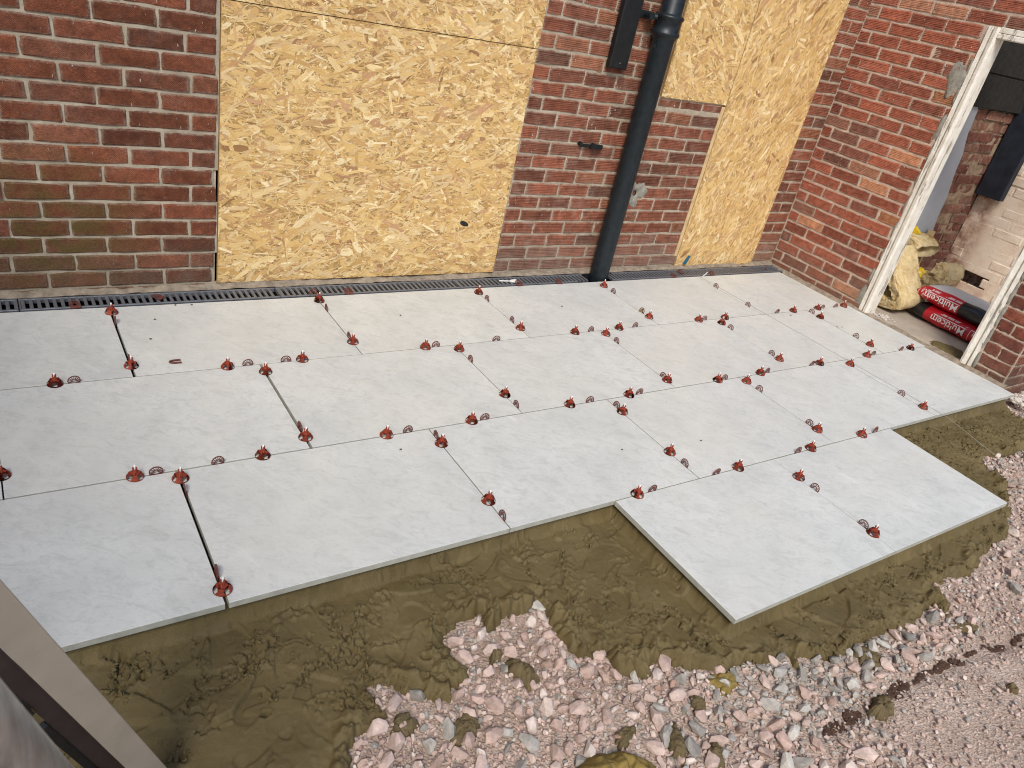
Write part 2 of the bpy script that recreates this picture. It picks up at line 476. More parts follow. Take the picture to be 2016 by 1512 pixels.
M['bag_white'] = print_mat('dusty_white_film', (.52, .50, .48), .6); M['ink'] = simple('white_ink', (.78, .76, .74), .5, .3, 0, .05)

# ------------------------------------------------------------------ ground
SLAB_T = .020
X_END = 4.80
def in_view(p, pad=30):
    c = CAM_R @ (np.asarray(p, float) - CAM_C)
    if c[2] < .05: return False
    u = 1008 + FPX*c[0]/c[2]; v = 756 + FPX*c[1]/c[2]
    return -pad < u < 2016+pad and -pad < v < 1512+pad
def px_size(p): return FPX / max(.05, float(CAM_R[2] @ (np.asarray(p, float) - CAM_C)))

MUD = [(-1.9, -1.0), (-1.9, -2.02), (-.6, -1.98), (.2, -1.86), (.43, -1.72), (.48, -1.64), (.57, -1.62), (.57, -1.52), (.61, -1.52), (.69, -1.62), (.75, -1.65), (.82, -1.53), (.83, -1.46), (.91, -1.42), (.96, -1.42), (.95, -1.48), (1.04, -1.46), (1.16, -1.45), (1.15, -1.54), (1.14, -1.63), (1.17, -1.67), (1.25, -1.69), (1.24, -1.74), (1.28, -1.79), (1.37, -1.76), (1.45, -1.82), (1.47, -1.84), (1.56, -1.88), (1.68, -1.89), (1.69, -1.92), (1.8, -1.92), (1.8, -1.99), (1.86, -1.96), (1.95, -2.0), (2.08, -2.0), (2.25, -2.01), (2.33, -2.01), (2.45, -2.03), (2.6, -2.0), (2.57, -2.08), (2.69, -2.01), (2.66, -1.93), (2.8, -1.94), (2.93, -1.97), (3.14, -1.91), (3.43, -1.88), (3.62, -1.80), (3.80, -1.70), (3.92, -1.60), (3.87, -1.52), (4.05, -1.46), (4.22, -1.52), (4.45, -1.50), (4.72, -1.42), (4.80, -1.24), (4.80, -1.0)]
RECTS = [(-2.2, X_END, -1.2045, .60), (1.645, 3.4485, -1.8075, -1.10)]
def poly_sd(x, y, poly):
    """signed distance, positive inside"""
    d = np.full(x.shape, 1e9); ins = np.zeros(x.shape, bool); n = len(poly)
    for i in range(n):
        ax, ay = poly[i]; bx, by = poly[(i+1) % n]
        ex, ey = bx-ax, by-ay
        t = np.clip(((x-ax)*ex+(y-ay)*ey)/(ex*ex+ey*ey), 0, 1)
        d = np.minimum(d, (x-ax-t*ex)**2+(y-ay-t*ey)**2)
        c = ((ay > y) != (by > y)) & (x < (bx-ax)*(y-ay)/(by-ay+1e-12)+ax)
        ins ^= c
    d = np.sqrt(d)
    return np.where(ins, d, -d)
def slab_sd(x, y):
    """distance outside the laid slabs (negative under them)"""
    best = np.full(np.shape(x), 1e9)
    for x0, x1, y0, y1 in RECTS:
        dx = np.maximum(x0-x, x-x1); dy = np.maximum(y0-y, y-y1)
        o = np.hypot(np.maximum(dx, 0), np.maximum(dy, 0)) + np.minimum(np.maximum(dx, dy), 0)
        best = np.minimum(best, o)
    return best

GZ = -.120
def ground_h(x, y):
    return GZ + .010*fbm(x, y, 2.2, 3, 40) + .004*fbm(x, y, 14, 3, 44) + .014*np.clip((y+2.15)/-.4, 0, 1)*np.clip((x-1.6)/.5, 0, 1)
def grid_faces(nx, ny, keep=None):
    i, j = np.meshgrid(np.arange(nx-1), np.arange(ny-1), indexing='ij')
    a = (i*ny+j).ravel()
    F = np.stack([a, a+ny, a+ny+1, a+1], 1)
    return F if keep is None else F[keep.ravel()]
def compact(V, F):
    u, inv = np.unique(F, return_inverse=True)
    return V[u], inv.reshape(F.shape)

# near ground finely modelled, the rest of the sheet out to the horizon
xs = np.concatenate([[-60, -20, -8, -4], np.arange(-2.2, 6.2, .02), [7, 8.5, 12, 25, 60]])
ys = np.concatenate([[-60, -25, -10, -6, -4], np.arange(-3.4, -.9, .02), [-.5, .4, .74]])
gx, gy = np.meshgrid(xs, ys, indexing='ij')
gz = ground_h(gx, gy)
near = (np.abs(gx-2) < 4.3) & (gy > -3.5)
gz = np.where(near, gz, GZ-.004)
groove = np.full(gx.shape, 9.0)
GR = [(1.70, -2.17), (1.87, -2.16), (2.1, -2.17), (2.3, -2.18), (2.44, -2.19), (2.78, -2.24), (3.4, -2.36)]
for (ax, ay), (bx, by) in zip(GR, GR[1:]):
    t = np.clip(((gx-ax)*(bx-ax)+(gy-ay)*(by-ay))/((bx-ax)**2+(by-ay)**2), 0, 1)
    groove = np.minimum(groove, np.hypot(gx-ax-t*(bx-ax), gy-ay-t*(by-ay)))
gz = gz - .012*np.exp(-(groove/.022)**2)
me = fast_mesh('gravel_ground', np.stack([gx, gy, gz], -1).reshape(-1, 3), grid_faces(*gx.shape), True)
ground = link('gravel_ground', me, None, [M['ground']], kind='structure')
tag(ground, 'pink and grey crushed stone ground in front of the new paving')

# --- mortar bed: a height field built up from overlapping trowel strokes
res = .0042
xs = np.arange(-1.3, 4.86, res); ys = np.arange(-2.06, -1.12, res)
bx, by = np.meshgrid(xs, ys, indexing='ij')
wx = bx + .012*fbm(bx, by, 9, 3, 1) ; wy = by + .012*fbm(bx, by, 9, 3, 5)
sdm = poly_sd(bx, by, MUD) + .016*fbm(bx, by, 16, 4, 9) + .011*fbm(bx, by, 38, 3, 12) + .006*fbm(bx, by, 60, 2, 15)
sds = slab_sd(bx, by)
hb = np.full(bx.shape, -.089) + .009*fbm(bx, by, 3, 3, 20)
r2 = np.random.default_rng(21)
rough = np.zeros(bx.shape)
for k in range(620):                                   # each stroke smears its own tilted facet and rolls a lip at its end
    cx = r2.uniform(-1.3, 4.85); cy = r2.uniform(-2.05, -1.15)
    if cx > 3.4 and r2.random() < .1: pass
    a = r2.normal(.5, .7); L = r2.uniform(.04, .17); W = r2.uniform(.025, .065)
    if cx > 3.4: L *= .5; W *= .6
    i0, i1 = np.searchsorted(xs, [cx-L*1.4, cx+L*1.4]); j0, j1 = np.searchsorted(ys, [cy-L*1.4, cy+L*1.4])
    if i1-i0 < 3 or j1-j0 < 3: continue
    s = np.s_[i0:i1, j0:j1]
    ux = (wx[s]-cx)*math.cos(a)+(wy[s]-cy)*math.sin(a); uy = -(wx[s]-cx)*math.sin(a)+(wy[s]-cy)*math.cos(a)
    uy = uy + .9*(ux**2)/max(L, .05)*r2.uniform(-.6, .6)
    q = (ux/L)**2+(uy/W)**2
    ins = q < 1
    if ins.sum() < 8: continue
    hm = hb[s][ins].mean()
    tgt = hm + r2.normal(0, .002) + r2.normal(0, .05)*ux + r2.normal(0, .06)*uy
    k_ = np.clip((1-q)*16, 0, 1)*.90
    hb[s] = hb[s]*(1-k_) + tgt*k_
    lip = np.exp(-((q-1.04)/.09)**2) * np.clip(ux/L*1.3-.1, 0, 1) * r2.uniform(.001, .009)
    hb[s] += lip*(1+.8*vnoise(bx[s]*70, by[s]*70, 3))
    rough[s] = np.maximum(rough[s]*(1-k_), np.exp(-((q-1.05)/.12)**2)*np.clip(ux/L*1.2, 0, 1)*(r2.random() < .6))
crumb = np.clip(fbm(bx, by, 55, 3, 30)*1.4, 0, 1)
hb += rough*crumb*.011
cl = np.clip(fbm(bx, by, 4.2, 3, 33)-.12, 0, .5)*2
cl = np.maximum(cl, np.clip((bx-3.35)/.3, 0, 1)*.6)
hb += cl*np.abs(fbm(bx, by, 30, 3, 36))*(.005+.010*np.clip((bx-3.3)/.3, 0, 1))*np.clip(sds/.05, 0, 1)
hb += .0012*fbm(bx, by, 90, 2, 38)
# crinkled tears: short stretches of noise contours opened into crevices with a curled lip
tear = np.zeros(bx.shape)
for sd_, f_, wd, dp, th_ in ((110, 4.5, .016, .022, .17), (120, 8.0, .026, .019, .20), (130, 13.0, .042, .014, .25)):
    nq = fbm(bx+.010*fbm(bx, by, 40, 2, sd_+3), by+.010*fbm(bx, by, 40, 2, sd_+5), f_, 4, sd_)
    gate = np.clip((fbm(bx, by, f_*.9, 2, sd_+8)-th_)/.10, 0, 1)
    jag = 1+.6*vnoise(bx*160, by*160, sd_+2)
    hb -= dp*np.exp(-(nq/wd)**2)*gate*jag
    tear = np.maximum(tear, gate*np.exp(-((np.abs(nq)-wd*1.5)/(wd*2.2))**2))
    hb += dp*.42*np.exp(-((nq-wd*2.0)/(wd*.9))**2)*gate*jag
# crumbly clusters
cg = np.clip((fbm(bx, by, 6.5, 3, 140)-.30)/.10, 0, 1)
hb += cg*np.clip(fbm(bx, by, 75, 2, 143)+.05, 0, 1)*.016
# holes where the mortar tore open
for hx, hy, hr in [(.55, -1.245, .016), (.30, -1.50, .012), (.74, -1.50, .012), (.66, -1.33, .011), (1.36, -1.70, .018), (.47, -1.40, .009)]:
    d = np.hypot(wx-hx, (wy-hy)*1.3); hb -= .030*np.exp(-(d/hr)**4); hb += .006*np.exp(-((d-hr*1.35)/(hr*.35))**2)
# cut flank under the slab edges
fl = np.clip((sds - (-.028 + .006*fbm(bx, by, 24, 3, 50)))/.036, 0, 1)
fl = 1-(1-fl)**1.7
hb = -.0225*(1-fl) + (hb + .004*np.exp(-np.clip(sds, 0, 1)/.05))*fl
hb = np.where(sds < -.028, -.0225, hb)
# torn outer edge
th = np.sqrt(np.clip(sdm/.022, 0, 1))
gg = ground_h(bx, by)
hb += np.where(sds > .03, .024*np.exp(-((sdm-.030)/.030)**2)*np.clip(fbm(bx, by, 24, 3, 150)*1.9+.15, -.35, 1)*np.clip((sds-.03)/.04, 0, 1), 0)
hb = np.where(sds > 0.01, gg-.03 + (hb-gg+.03)*th, hb)
ok = (sdm > 0) & (sds > -.09)
cell = ok[:-1, :-1] & ok[1:, :-1] & ok[:-1, 1:] & ok[1:, 1:]
V, F = compact(np.stack([bx, by, hb], -1).reshape(-1, 3), grid_faces(*bx.shape, keep=cell))
bed = link('mortar_bed', fast_mesh('mortar_bed', V, F, True), None, [M['mud']], kind='structure')
tag(bed, 'wet olive brown mortar bed trowelled out past the paving edge')

# ------------------------------------------------------------------ paving slabs
patio = empty('patio', (0, 0, 0), kind='structure', label='pale grey porcelain slab patio laid in running bond')
def slab_mesh(w, d):
    bm = bmesh.new()
    bmesh.ops.create_cube(bm, size=1)
    for q in bm.verts: q.co = (q.co.x*w, q.co.y*d, q.co.z*SLAB_T-SLAB_T/2)
    top = [e for e in bm.edges if all(v.co.z > -.001 for v in e.verts)]
    bmesh.ops.bevel(bm, geom=top, offset=.0007, segments=1, affect='EDGES')
    me = bpy.data.meshes.new('paving_slab'); bm.to_mesh(me); bm.free()
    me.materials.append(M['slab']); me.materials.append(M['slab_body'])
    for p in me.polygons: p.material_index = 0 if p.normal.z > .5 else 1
    return me
P_ = .903
_sl = {}
rows = [(0.262, (0.0027, .590), X_END-.005, 0), (.7245, (-.6003, -.0027), X_END+.022, 1), (.2835, (-1.2035, -.6057), X_END+.030, 2), (1.6435, (-1.8075, -1.2085), 3.4485, 3)]
r3 = random.Random(5)
for o, (y0, y1), xe, ri in rows:
    k0 = -2 if ri < 3 else 0
    for k in range(k0, 7):
        a = o + k*P_ + .0021; b = o + (k+1)*P_ - .0021
        if ri == 3 and k > 1: break
        if k in (-1,) and ri < 3: b -= .0038
        if k == 0 and ri < 3: a += .0026
        b = min(b, xe)
        if b - a < .05: break
        key = (round(b-a, 4), round(y1-y0, 4))
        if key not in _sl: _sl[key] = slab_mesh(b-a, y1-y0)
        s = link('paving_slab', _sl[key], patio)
        s.location = ((a+b)/2, (y0+y1)/2, r3.uniform(-.0006, .0006))
        s.rotation_euler = (r3.uniform(-.0006, .0006), r3.uniform(-.0005, .0005), r3.choice([0, math.pi]) if False else 0)

# ------------------------------------------------------------------ brickwork
def brick_proto(L, H, combed, seed, rag=.0014, dep=.022):
    r = random.Random(seed)
    e = .006
    us = [-L/2, -L/2+e, -L/6, L/6, L/2-e, L/2]
    if combed:
        n = 6
        ws = [-H/2, -H/2+e]
        for k in range(n):
            a = -H/2+e + (H-2*e)*k/n; st = (H-2*e)/n
            if k: ws += [a]
            ws += [a+st*.30] if k else []
        ws += [H/2-e, H/2]
    else:
        ws = [-H/2, -H/2+e, 0, H/2-e, H/2]
    nu, nw = len(us), len(ws)
    V = []
    tilt = r.uniform(-.006, .006); tw = r.uniform(-.02, .02)
    for i, u in enumerate(us):
        for j, w in enumerate(ws):
            rim = i in (0, nu-1) or j in (0, nw-1)
            y = .0035 if rim else 0.0
            if combed and not rim and 2 <= j < nw-2 and (j % 2 == 0): y += .0024*r.uniform(.55, 1.1)
            x_ = u + (r.gauss(0, rag) if i in (0, nu-1) else 0); w_ = w + (r.gauss(0, rag) if j in (0, nw-1) else 0)
            if i in (0, nu-1) and j in (0, nw-1): x_ -= math.copysign(.002, u); w_ -= math.copysign(.002, w)
            y += r.gauss(0, .0005) + tilt*u + tw*w*.3
            V.append((x_, y, w_))
    F = [(i*nw+j, (i+1)*nw+j, (i+1)*nw+j+1, i*nw+j+1) for i in range(nu-1) for j in range(nw-1)]
    rim = [i*nw for i in range(nu)] + [(nu-1)*nw+j for j in range(1, nw)] + [i*nw+nw-1 for i in range(nu-2, -1, -1)] + [j for j in range(nw-2, 0, -1)]
    nb = len(V)
    for q in rim: V.append((V[q][0], dep, V[q][2]))
    for k in range(len(rim)):
        k2 = (k+1) % len(rim)
        F.append((rim[k2], rim[k], nb+k, nb+k2))
    return mesh('brick', V, F)
BL, BH = .2185, .0665
_pr = {}
def protos(kind, combed, mat, rag=.0014):
    if kind not in _pr:
        f = [brick_proto(BL, BH, combed, hash((len(_pr), i)) % 9999, rag) for i in range(9)]
        h = [brick_proto(BL*.48, BH, combed, hash((len(_pr), i, 5)) % 9999, rag) for i in range(5)]
        for q in f+h: q.materials.append(mat)
        _pr[kind] = (f, h)
    return _pr[kind]
class Wall:
    """course by course bricks on a plane: origin o, run direction u, outward normal n"""
    def __init__(s, root, u, nrm):
        s.root = root; s.u = Vector(u); s.n = Vector(nrm); s.far = MB(); s.count = 0
        s.rot = math.atan2(s.u.y, s.u.x)
    def put(s, c, L, kind, combed, mat, rag=.0021, H=BH, jit=.0007):
        """c: centre of the face in world space"""
        c = Vector(c)
        f, h = protos(kind, combed, mat, rag)
        pool, base = (f, BL) if L > .155 else (h, BL*.48)
        if in_view(c, 45):
            o = link('brick', random.choice(pool), s.root)
            o.location = c - s.n*random.gauss(0, jit)*1.0
            o.rotation_euler = (0, random.gauss(0, .004), s.rot)
            o.scale = (L/base, 1, H/BH*random.uniform(.985, 1.01))
            s.count += 1
        else:
            M4 = Matrix.Translation(c) @ Matrix.Rotation(s.rot, 4, 'Z')
            s.far.box(-L/2, L/2, 0, .02, -H/2, H/2, 0, M4)
    def finish(s, mat):
        if s.far.v: s.far.build('brick_run', [mat], s.root, kind='stuff')

def mortar_sheet(name, root, u0, u1, z0, z1, to_world, holes, mat, st=.011, amp=.0022, seed=60, back=.0052, lo=.0036):
    us = np.linspace(u0, u1, int((u1-u0)/st)+1); zs = np.linspace(z0, z1, int((z1-z0)/st)+1)
    U, Z = np.meshgrid(us, zs, indexing='ij')
    D = np.maximum(back + amp*fbm(U, Z, 22, 3, seed) + .0012*fbm(U, Z, 5, 2, seed+5), lo)
    uc = (us[:-1]+us[1:])/2; zc = (zs[:-1]+zs[1:])/2
    UC, ZC = np.meshgrid(uc, zc, indexing='ij')
    keep = np.ones(UC.shape, bool)
    for a, b, c, d in holes: keep &= ~((UC > a) & (UC < b) & (ZC > c) & (ZC < d))
    V, F = compact(to_world(U, Z, D).reshape(-1, 3), grid_faces(len(us), len(zs), keep))
    return link(name, fast_mesh(name, V, F, True), root, [mat])

YW = .750
ZC0, CH = .021, .0771          # bottom of the first full course, course height
rear = empty('brick_wall', (2.0, YW, 0), label='long brown brick house wall behind the drain with two boarded openings', cat='wall')
rear.location = (0, 0, 0)
WR = Wall(rear, (1, 0, 0), (0, -1, 0))
OPEN = [(.735, 2.292, -.05, 2.12), (3.215, 3.80, 1.095, 2.12), (3.775, 4.60, -.05, 2.12)]
# measured perpend positions on the left pier (odd and even courses)
left_even = [-.17, .056, .284, .512]; left_odd = [-.065, .160, .388, .619]
rr = random.Random(11)
for c in range(-1, 39):
    z = ZC0 + CH*(c+.5)
    if c < 0 and True: zz = z
    even = (c % 2 == 0)
    segs = []
    # left pier
    if z < 2.10 or True:
        per = [p + rr.gauss(0, .006) for p in (left_even if even else left_odd)]
        xr = .724 + rr.gauss(0, .004)
        if c in (0,): xr = .706
        if c == 6: xr = .708
        start = per[0]-.228*7
        js = [start+.228*k for k in range(7)] + per
        if xr-js[-1] > .03: js.append(xr+.01)
        for a, b in zip(js, js[1:]): segs.append((a+.005, min(b, xr+.01)-.005, 'left'))
        # middle pier: from opening to opening
        x0 = 2.300 + rr.gauss(0, .004); x1 = 3.80 if z < 1.05 else 3.205
        js = [x0-.005]; k = 2.400 if even else 2.511
        while k < x1-.03: js.append(k+rr.gauss(0, .005)); k += .2285
        js.append(x1+.002)
        for a, b in zip(js, js[1:]):
            if b-a > .03: segs.append((a+.005, b-.005, 'mid'))
        # strip beside the corner
        js = [4.612, 4.852] if even else [4.612, 4.722, 4.852]
        for a, b in zip(js, js[1:]): segs.append((a+.004, b-.005, 'mid'))
    if z > 2.12:
        segs = []
        k = -1.6 + (0 if even else .114)
        while k < 4.6: segs.append((k+.005, k+.2235, 'mid')); k += .2285
    for a, b, kd in segs:
        if b-a < .022: continue
        hz = BH
        if 1.03 < z < 1.12 and a > 3.2 and b < 3.82: continue
        WR.put(((a+b)/2, YW, z), b-a, 'left' if kd == 'left' else 'mid', kd != 'left', M['brick_left'] if kd == 'left' else M['brick_mid'])
# the split course under the window board
k = 3.215
while k < 3.77:
    b = min(k+.19, 3.785); WR.put(((k+b)/2, YW, 1.066), b-k-.012, 'mid', True, M['brick_mid'], H=.042); k = b
WR.finish(M['brick_far'])
mortar_sheet('mortar', rear, -1.65, 4.90, -.15, 3.05, lambda U, Z, D: np.stack([U, YW+D, Z], -1), OPEN+[(.704, .74, .03, .165), (.715, .74, .41, .56), (2.285, 2.306, .09, .26)], M['mortar'])
core = MB()
for a, b, c, d in [(-1.65, .732, -.15, 2.12), (2.296, 3.212, -.15, 2.12), (3.212, 3.772, -.15, 1.09), (4.604, 4.95, -.15, 2.12), (-1.65, 4.95, 2.124, 3.05)]:
    core.box(a, b, YW+.012, YW+.22, c, d)
core.build('wall_core', [M['mortar']], rear)
# light paint runs and the patched hole in the middle pier
pb = MB()
hx, hz_ = 3.225, .520
n = 40; ring = []
for k in range(n):
    t = 2*math.pi*k/n
    r = .060*(1+.25*math.sin(3*t+.6)+.18*math.sin(5*t+2)+.10*math.sin(9*t))
    ring.append((hx+.02+r*math.cos(t)*1.15, hz_+r*math.sin(t)*1.25))
hole = [(hx+.0145*math.cos(2*math.pi*k/n), hz_+.017*math.sin(2*math.pi*k/n)) for k in range(n)]
v = [(x, YW-.001, z) for x, z in ring] + [(x*.6+hx*.4+.006*0, YW-.0065+random.gauss(0, .001), z*.6+hz_*.4) for x, z in ring] + [(x, YW-.007, z) for x, z in hole] + [(x, YW+.05, z) for x, z in hole]
f = []
for L_ in range(3):
    for k in range(n): f.append((L_*n+k, L_*n+(k+1) % n, (L_+1)*n+(k+1) % n, (L_+1)*n+k))
f.append(tuple(3*n+k for k in range(n)))
link('mortar_patch', mesh('mortar_patch', v, f), rear, [M['grey_mortar']], True)
pb = MB(); pb.lathe([(.0135, 0), (.0135, .05), (.0, .05)], 16)
o = pb.build('drill_hole', [M['channel']], rear); o.location = (hx, YW-.0072, hz_); o.rotation_euler = (-math.pi/2, 0, 0)

# footing: crumbly ledge between wall and drain, and along the side wall
def strip(name, x0, x1, y0, y1, zf, mat, label, st=.009, seed=80):
    xs = np.arange(x0, x1+st, st); ys = np.arange(y0, y1+st, st)
    X, Y = np.meshgrid(xs, ys, indexing='ij')
    V = np.stack([X, Y, zf(X, Y)], -1).reshape(-1, 3)
    o = link(name, fast_mesh(name, V, grid_faces(*X.shape), True), None, [mat], kind='structure'); return tag(o, label)
strip('footing', -1.6, 4.86, .716, .775, lambda X, Y: .002+.026*np.clip((Y-.716)/.028, 0, 1)*(.55+.5*fbm(X, Y, 9, 4, 81))+.006*fbm(X*1.0, Y*5, 18, 4, 82), M['dust'], 'crumbling mortar ledge between the drain grates and the brown wall')
strip('debris_strip', 4.785, 4.86, -1.13, .735, lambda X, Y: -.012+.020*np.clip((X-4.80)/.045, 0, 1)+.010*fbm(X*3, Y, 14, 4, 85), M['dust'], 'gritty debris strip between slab edge and red side wall')

b = MB(); b.box(-2.35, -2.12, -5.5, YW+.21, -.4, 3.0); b.box(-2.40, -2.07, -5.5, YW+.20, 3.003, 3.08, .01)  # unseen wall, added to dim the sky light on the left half of the patio
b.build('added_shade_wall', [M['grey_mortar']], None, label='tall grey wall added out of view on the left to shade the patio', cat='wall')
# ---- side wall with the doorway
XW = 4.850
side = empty('brick_wall', (0, 0, 0), label='red brick side wall at right angles with an open doorway', cat='wall')
WS = Wall(side, (0, -1, 0), (-1, 0, 0))
YD0, YD1 = -.062, -.895
def side_z(k): return 1.876-.0778*(24-k)
for k in range(-1, 32):
    z = side_z(k)
    ev = (k % 2 == 0)
    joints = [.757, .556, .324, .092, -.14] if ev else ([.757, .672, .443, .205, -.03] if k % 4 == 1 else [.757, .668, .440, .198, -.035])
    lim = YD0+rr.gauss(0, .005) if z < 1.86 else -9
    kk = joints[-1]
    while kk > -1.12: kk -= .231; joints.append(kk)
    for a, b in zip(joints, joints[1:]):
        a2, b2 = a+rr.gauss(0, .003), b+rr.gauss(0, .003)
        lo = lim if z < 1.86 else -1.105
        if a2 <= lo+.02: continue
        b2 = max(b2, lo-.006)
        if a2-b2 < .03: continue
        WS.put((XW, (a2+b2)/2, z), a2-b2-.010, 'side', True, M['brick_side'])
    if z < 1.86:                                      # pier right of the door
        js = [YD1-.012, -1.000, -1.104] if ev else [YD1-.012, -1.104]
        for a, b in zip(js, js[1:]): WS.put((XW, (a+b)/2, z), a-b-.009, 'pier', False, M['brick_pier'], rag=.003)
WE = Wall(side, (1, 0, 0), (0, -1, 0))
for k in range(-1, 30):                               # return face of the pier
    z = side_z(k); x = XW+.004 if k % 2 else XW-.108+.112
    js = [XW+.006, XW+.106, XW+.295] if k % 2 else [XW+.006, XW+.225, XW+.295]
    if z < .27:
        js = js[:-1]
        while js[-1] < 6.4: js.append(js[-1]+.2285)
    for a, b in zip(js, js[1:]): WE.put(((a+b)/2, -1.110, z), b-a-.010, 'pier', False, M['brick_pier'], rag=.003)
WE.finish(M['brick_far'])
WS.finish(M['brick_far'])
mortar_sheet('mortar', side, -1.106, .765, -.15, 2.49, lambda U, Z, D: np.stack([XW+D, U, Z], -1), [(-.885, -.068, -.2, 1.835)], M['mortar_side'], seed=70)
mortar_sheet('mortar', side, XW+.005, 6.6, -.15, 2.35, lambda U, Z, D: np.stack([U, -1.110+D, Z], -1), [(5.15, 6.28, .30, 2.20)], M['mortar'], st=.02, seed=74)
core = MB()
core.box(XW+.010, XW+.11, -.055, .74, -.15, 1.84); core.box(XW+.010, XW+.11, -1.098, -.90, -.15, 1.84); core.box(XW+.010, XW+.11, -1.098, .74, 1.845, 2.495)
core.box(XW+.113, 5.148, -1.10, -1.0, -.15, 2.35); core.box(6.282, 6.6, -1.10, -1.0, -.15, 2.35); core.box(5.151, 6.279, -1.10, -1.0, -.15, .295); core.box(5.151, 6.279, -1.10, -1.0, 2.205, 2.35)
core.build('wall_core', [M['mortar']], side)
# grey render lumps packed round the door frame
gl = MB()
def blob(mb, c, rx, ry, rz, seed=0, nu=14, nv=9, amp=.25):
    r = random.Random(seed); ph = [r.uniform(0, 6) for _ in range(8)]
    vs, fs = [], []
    for i in range(nv+1):
        th = math.pi*i/nv
        for j in range(nu):
            t = 2*math.pi*j/nu
            k = 1+amp*(.5*math.sin(2*t+ph[0])*math.sin(2*th+ph[1])+.5*math.sin(3*t+ph[2])*math.sin(3*th+ph[3])+.35*math.sin(6*t+ph[4])*math.sin(5*th+ph[5]))+r.gauss(0, amp*.12)
            vs.append((c[0]+rx*k*math.sin(th)*math.cos(t), c[1]+ry*k*math.sin(th)*math.sin(t), c[2]+rz*k*math.cos(th)))
    for i in range(nv):
        for j in range(nu): fs.append((i*nu+j, i*nu+(j+1) % nu, (i+1)*nu+(j+1) % nu, (i+1)*nu+j))
    mb.add(vs, fs)
blob(gl, (XW+.012, -.005, 1.53), .020, .062, .115, 3, amp=.35); blob(gl, (XW+.012, -.045, 1.25), .018, .026, .09, 4)
blob(gl, (XW+.012, -.050, .10), .016, .045, .11, 6, amp=.3)
for k in range(9): blob(gl, (XW+.010, -.052+random.gauss(0, .006), .25+k*.17), .015, .014, .07, 10+k)
for k in range(7): blob(gl, (XW+.010, -.897-random.uniform(0, .01), .06+k*.15), .016, .016, .07, 30+k)
gl.build('render_patch', [M['grey_mortar']], side, True)

# door frame
df = empty('door_frame', (XW, -.47, 0), label='weathered white painted timber door frame without its door', cat='door frame')
def jamb(ya, yb, s):
    """profile in x (depth) and y across the opening; outer strip, dark groove, inner stop"""
    prof = [(-.004, ya), (-.004, ya+s*.022), (.012, ya+s*.026), (.012, ya+s*.033), (-.008, ya+s*.036), (-.012, ya+s*.056), (-.006, ya+s*.070), (.09, ya+s*.070), (.09, ya)]
    b = MB(); n_ = 60; vs = []
    z0, z1 = -.01, 1.838
    for i in range(n_+1):
        z = z0+(z1-z0)*i/n_
        for j, (x, y) in enumerate(prof):
            w = .0018*vnoise(z*23, j*3.1, 90) if j in (0, 1, 4, 5) else 0
            vs.append((x+w, y+w*.8+.002*vnoise(z*2.1, 7.7, 91), z))
    k = len(prof)
    fs = [(i*k+j, i*k+(j+1) % k, (i+1)*k+(j+1) % k, (i+1)*k+j) for i in range(n_) for j in range(k)]
    fs += [tuple(range(k-1, -1, -1)), tuple(n_*k+j for j in range(k))]
    b.add(vs, fs); return b
for y0, s in ((-.062, -1), (-.892, 1)):
    b = jamb(y0+.47, 0, s); o = b.build('jamb', [M['paint']], df)
b = MB()
for (z0, z1, x0) in ((1.812, 1.842, -.004), (1.782, 1.8095, -.010)): b.box(x0, .09, -.352, .338, z0, z1, .003)
b.build('head', [M['paint']], df)

# ------------------------------------------------------------------ strand boards
def strand_board(name, x0, x1, z0, z1, yf, bias, spread, label, seed, dens=2900, thick=.018):
    root = empty(name, (x0, yf, z0), label=label, cat='board', group='wood strand boards over the openings')
    b = MB(); b.box(0, x1-x0, .0006, thick, 0, z1-z0); b.build('panel', [M['osb_side']], root)
    r = np.random.default_rng(seed); W, H = x1-x0, z1-z0
    n1 = int(W*H*dens); n2 = int(W*H*dens*2.6)
    N = n1+n2
    L = np.concatenate([r.lognormal(math.log(.060), .48, n1), r.lognormal(math.log(.022), .5, n2)]).clip(.006, .15)
    w = np.concatenate([r.lognormal(math.log(.0100), .60, n1), r.lognormal(math.log(.0024), .6, n2)]).clip(.0008, .034)
    an = np.where(r.random(N) < .72, r.normal(bias, spread, N), r.uniform(0, math.pi, N))
    cx = r.uniform(0, W, N); cz = r.uniform(0, H, N)
    big = r.random(N) < np.concatenate([np.full(n1, .035), np.zeros(n2)])
    L = np.where(big, r.uniform(.075, .15, N), L); w = np.where(big, r.uniform(.014, .032, N), w)
    off = r.uniform(0, 1, N)
    K = 8
    lx = np.stack([-.5, -.30, .30, .5, .5, .30, -.30, -.5] * np.ones((N, K)), 0)*L[:, None] if False else (np.array([-.5, -.28, .26, .5, .46, .24, -.27, -.47])[None]*L[:, None])
    lw = np.array([-.28, -.5, -.5, -.22, .26, .5, .5, .22])[None]*w[:, None]
    lx = lx*(1+r.normal(0, .10, (N, K))); lw = lw*(1+r.normal(0, .22, (N, K)))
    ca, sa = np.cos(an)[:, None], np.sin(an)[:, None]
    X = (cx[:, None]+lx*ca-lw*sa).clip(0.0005, W-.0005); Z = (cz[:, None]+lx*sa+lw*ca).clip(0.0005, H-.0005)
    Y = np.repeat((-.0001-.0011*off)[:, None], K, 1) + .0006*lx/L[:, None]*r.normal(0, 1, (N, 1))
    V = np.stack([X, Y, Z], -1).reshape(-1, 3)
    me = poly_mesh('wood_strands', V, np.full(N, K), np.arange(N*K))
    uv = me.uv_layers.new(name='flake')
    ofs = r.uniform(0, 50, (N, 1))
    uv.data.foreach_set('uv', np.stack([lx+ofs, lw+ofs*1.3], -1).astype(np.float32).ravel())
    link('wood_strands', me, root, [M['osb']], kind='stuff')
    return root
